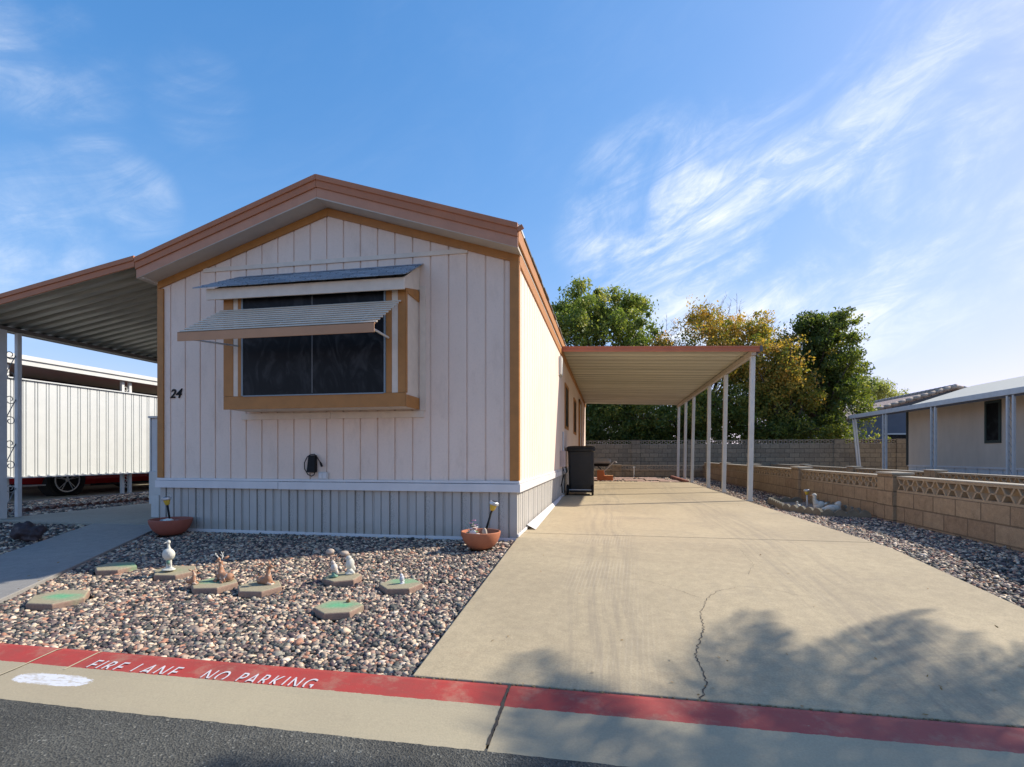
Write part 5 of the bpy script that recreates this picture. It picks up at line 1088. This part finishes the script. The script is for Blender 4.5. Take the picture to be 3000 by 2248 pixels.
# ------------------------------------------------------------------ trees
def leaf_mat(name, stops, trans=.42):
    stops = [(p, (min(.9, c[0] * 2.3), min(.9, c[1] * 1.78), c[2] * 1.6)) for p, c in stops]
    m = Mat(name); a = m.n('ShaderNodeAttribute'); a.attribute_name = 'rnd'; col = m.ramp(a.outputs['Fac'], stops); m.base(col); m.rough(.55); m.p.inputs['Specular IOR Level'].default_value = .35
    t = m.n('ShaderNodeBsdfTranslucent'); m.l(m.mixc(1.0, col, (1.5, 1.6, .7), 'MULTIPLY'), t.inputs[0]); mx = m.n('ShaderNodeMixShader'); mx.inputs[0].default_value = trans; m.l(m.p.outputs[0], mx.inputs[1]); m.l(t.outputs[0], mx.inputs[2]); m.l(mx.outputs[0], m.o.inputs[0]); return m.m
LG = leaf_mat('green leaves', [(0, (.028, .055, .016)), (.4, (.06, .105, .028)), (.75, (.11, .16, .045)), (1, (.20, .23, .08))])
LD = leaf_mat('dark green leaves', [(0, (.024, .048, .014)), (.4, (.052, .085, .022)), (.75, (.10, .13, .032)), (1, (.22, .20, .05))])
LA = leaf_mat('autumn leaves', [(0, (.05, .08, .02)), (.3, (.10, .125, .03)), (.55, (.22, .17, .04)), (.8, (.20, .155, .04)), (1, (.26, .155, .045))])
LP = leaf_mat('pale green leaves', [(0, (.08, .12, .05)), (1, (.20, .25, .11))]); BARK = plain('bark', (.085, .065, .05), .95, var=.3, sc=6, bsc=14, bst=.8, bd=.02)
def leaves(centers, rad, per, size, aspect=.5, droop=.0):
    n = len(centers); N_ = n * per; c = np.repeat(centers, per, 0); r = np.repeat(rad, per)[:, None]
    d = rng.normal(0, 1, (N_, 3)); d /= np.linalg.norm(d, axis=1)[:, None]; c = c + d * r * rng.uniform(.15, 1, (N_, 1)) ** .6 * np.array([1, 1, .75]); c[:, 2] -= droop * rng.uniform(0, 1, N_) * r[:, 0]
    u = rng.normal(0, 1, (N_, 3)); u[:, 2] -= .5; u /= np.linalg.norm(u, axis=1)[:, None]; w = rng.normal(0, 1, (N_, 3)) + np.array([0, 0, .6]); v = np.cross(u, w); v /= np.linalg.norm(v, axis=1)[:, None]
    s_ = size * rng.uniform(.6, 1.3, (N_, 1)); u *= s_; v *= s_ * aspect
    V = np.stack([c - u * .5, c + v * .5, c + u * .5, c - v * .5], 1).reshape(-1, 3); F = np.arange(N_ * 4).reshape(-1, 4); return V, F, N_
def tree(name, label, base, trunk_h, ell, ncl, per, size, mat, crad, cfun, wood=True, group='trees beyond the rear wall', twigs=0):
    root = thing(name, base, label, 'tree', group); C = []
    ell = [(np.array(c, float), np.array(r, float)) for c, r in ell]; vol = np.array([r.prod() ** .8 for c, r in ell]); vol /= vol.sum()
    for (c, r), f in zip(ell, vol):
        k = max(3, int(ncl * f)); d = rng.normal(0, 1, (k, 3)); d /= np.linalg.norm(d, axis=1)[:, None]; rr_ = rng.uniform(0, 1, (k, 1)) ** .42 * (1 + rng.normal(0, .05, (k, 1))); C.append(c + d * rr_ * r)
    for (c, r), f in zip(ell, vol):          # smaller lumps that break up the outline
        for _ in range(int(5 + 26 * f)):
            d = rng.normal(0, 1, 3); d[2] = abs(d[2]) * .8 - .15; d /= np.linalg.norm(d); q = c + d * r * rng.uniform(.92, 1.12); k = rng.integers(5, 13); rs = rng.uniform(.28, .62)
            C.append(q + rng.normal(0, .45, (k, 3)) * rs * np.array([1, 1, .7]))
    C = np.concatenate(C); C = C[C[:, 2] > .6]; rad = crad * np.exp(rng.normal(0, .35, len(C)))
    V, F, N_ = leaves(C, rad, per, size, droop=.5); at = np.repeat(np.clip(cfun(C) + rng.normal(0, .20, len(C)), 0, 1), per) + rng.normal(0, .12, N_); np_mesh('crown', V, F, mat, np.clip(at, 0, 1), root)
    b = Vector(base); m = MB(); top = Vector((b.x + .1, b.y, b.z + trunk_h)); m.tube([b - Vector((0, 0, .1)), b + Vector((.05, 0, trunk_h * .5)), top], [.2, .16, .13], 10)
    rd = random.Random(int(b.x * 10))
    idx = rd.sample(range(len(C)), min(len(C), 42))
    for i in idx:
        q = Vector(C[i]); mid = top.lerp(q, .5) + Vector((rd.uniform(-.4, .4), rd.uniform(-.4, .4), rd.uniform(-.1, .5))); m.tube([top + Vector((rd.uniform(-.05, .05), 0, -.1)), mid, q], [.075, .04, .012], 6)
    for i in range(twigs):
        c, r = ell[rd.randrange(len(ell))]; a = rd.uniform(0, 6.28); p0 = Vector(c) + Vector((math.cos(a) * r[0] * .7, math.sin(a) * r[1] * .5, r[2] * .65)); p1 = p0 + Vector((rd.uniform(-.35, .45), rd.uniform(-.3, .3), rd.uniform(.4, 1.0))); pm_ = p0.lerp(p1, .5) + Vector((rd.uniform(-.1, .1), 0, 0)); m.tube([p0, pm_, p1], [.012, .008, .003], 5)
        for k in range(4): q = p0.lerp(p1, rd.uniform(.3, .95)); m.tube([q, q + Vector((rd.uniform(-.25, .25), 0, rd.uniform(.08, .3)))], [.006, .002], 4)
    m.build('trunk', BARK, root, smooth=True); return root
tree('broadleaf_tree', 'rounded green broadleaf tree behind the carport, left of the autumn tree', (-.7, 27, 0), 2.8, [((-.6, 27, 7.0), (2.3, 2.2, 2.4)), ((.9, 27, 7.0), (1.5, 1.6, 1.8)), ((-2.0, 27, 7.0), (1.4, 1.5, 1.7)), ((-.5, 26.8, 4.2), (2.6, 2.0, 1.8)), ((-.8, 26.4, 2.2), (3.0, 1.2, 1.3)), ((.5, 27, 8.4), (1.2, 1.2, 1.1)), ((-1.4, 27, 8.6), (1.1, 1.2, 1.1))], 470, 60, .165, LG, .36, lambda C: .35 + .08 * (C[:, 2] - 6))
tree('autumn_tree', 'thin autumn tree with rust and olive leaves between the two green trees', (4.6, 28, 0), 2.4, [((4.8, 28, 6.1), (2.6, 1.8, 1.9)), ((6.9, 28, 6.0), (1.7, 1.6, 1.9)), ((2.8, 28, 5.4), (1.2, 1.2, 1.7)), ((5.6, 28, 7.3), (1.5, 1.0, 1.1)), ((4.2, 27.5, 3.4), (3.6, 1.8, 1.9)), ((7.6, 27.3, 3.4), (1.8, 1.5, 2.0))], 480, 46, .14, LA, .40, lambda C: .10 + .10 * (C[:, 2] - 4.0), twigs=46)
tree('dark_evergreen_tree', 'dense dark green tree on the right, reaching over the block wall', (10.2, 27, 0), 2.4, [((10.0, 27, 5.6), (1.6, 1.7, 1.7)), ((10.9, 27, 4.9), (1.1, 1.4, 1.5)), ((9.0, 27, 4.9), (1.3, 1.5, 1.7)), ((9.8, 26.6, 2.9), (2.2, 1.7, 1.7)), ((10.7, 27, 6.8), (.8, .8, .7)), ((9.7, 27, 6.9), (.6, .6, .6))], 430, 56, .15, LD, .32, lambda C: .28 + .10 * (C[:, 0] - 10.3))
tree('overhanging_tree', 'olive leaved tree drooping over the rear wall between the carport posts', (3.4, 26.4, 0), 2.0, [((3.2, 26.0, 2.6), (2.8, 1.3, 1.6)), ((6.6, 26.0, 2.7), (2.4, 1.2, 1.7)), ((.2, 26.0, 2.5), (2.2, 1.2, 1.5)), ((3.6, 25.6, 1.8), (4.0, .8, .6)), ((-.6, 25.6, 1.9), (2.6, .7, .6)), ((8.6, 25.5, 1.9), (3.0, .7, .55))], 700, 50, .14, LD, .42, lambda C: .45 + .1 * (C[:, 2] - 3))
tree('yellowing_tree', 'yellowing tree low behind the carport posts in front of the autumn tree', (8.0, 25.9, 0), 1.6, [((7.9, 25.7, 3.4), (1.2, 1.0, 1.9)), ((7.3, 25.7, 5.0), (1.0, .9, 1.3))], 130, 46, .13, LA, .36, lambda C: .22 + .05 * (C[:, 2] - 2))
tree('distant_tree', 'small pale feathery tree far behind the tiled roof', (19.8, 46, 0), 3, [((19.8, 46, 6.0), (2.0, 1.5, 1.2)), ((21.4, 46, 5.6), (1.3, 1.2, 1.0)), ((18.2, 46, 5.4), (1.2, 1.2, 1.0))], 160, 40, .16, LP, .5, lambda C: .5 + 0 * C[:, 2])
def bush(base, r, label, n=60):
    root = thing('garden_shrub', base, label, 'shrub', 'shrubs behind the rear wall'); C = np.array(base) + rng.normal(0, 1, (n, 3)) * np.array(r) * .5 + np.array([0, 0, r[2]]); V, F, N_ = leaves(C, np.full(n, .16), 26, .12); np_mesh('foliage', V, F, LG, np.clip(rng.normal(.8, .2, N_), 0, 1), root); MB().tube([base, (base[0], base[1], base[2] + r[2])], .03, 6).build('stem', BARK, root)
bush((11.6, 24.9, 0), (.5, .3, .85), 'small bright shrub peeping over the rear wall below the tiled house window'); bush((14.1, 25.2, 0), (.7, .4, 1.0), 'taller bright shrub over the rear wall beside the beige home')

# palm beside the drive, out of the picture on the right: its fronds throw the shade on the kerb
pm = thing('palm_tree', (6.1, 3.85, -.1), 'date palm growing between the two low walls right of the driveway', 'palm tree'); PB = Vector((6.1, 3.85, -.1)); PT = Vector((6.1, 3.88, 4.25))
MB().tube([PB, PB.lerp(PT, .35) + Vector((.04, 0, 0)), PB.lerp(PT, .7), PT], [.17, .14, .13, .15], 14).build('trunk', BARK, pm, smooth=True)
V = []; F = []
mfr = MB(); rd = random.Random(5)
for i in range(60):
    az = i * 2.399 + rd.uniform(-.2, .2); el = math.radians(70 - 105 * (i / 59)); Lf = rd.uniform(1.6, 2.25); hdir = Vector((math.cos(az), math.sin(az), 0)); P = []; p = PT.copy(); e = el
    for k in range(9): P.append(p.copy()); p = p + (hdir * math.cos(e) + Vector((0, 0, math.sin(e)))) * Lf / 8; e -= rd.uniform(.12, .20)
    mfr.tube(P, [.022 - .0022 * k for k in range(9)], 5); side = Vector((-hdir.y, hdir.x, 0))
    for k in range(1, 44):
        s_ = k / 44; j = min(int(s_ * 8), 7); q = P[j].lerp(P[j + 1], s_ * 8 - j); t = (P[j + 1] - P[j]).normalized(); ll = .42 * math.sin(math.pi * (s_ * .85 + .12)) + .08
        for sg in (-1, 1):
            dr_ = (side * sg * .8 + t * .7 + Vector((0, 0, -.25 + rd.uniform(-.15, .15)))).normalized(); wv_ = t.cross(dr_).cross(dr_).normalized() * .013; b0_ = len(V); tip = q + dr_ * ll; mid = q + dr_ * ll * .5
            V += [q, mid + wv_, tip, mid - wv_]; F.append((b0_, b0_ + 1, b0_ + 2, b0_ + 3))
mfr.build('frond_stem', plain('frond stem', (.16, .18, .06), .6), pm); np_mesh('fronds', np.array([tuple(v) for v in V]), F, LG, rng.uniform(.2, .8, len(F)), pm)
print('objects', len(bpy.data.objects))
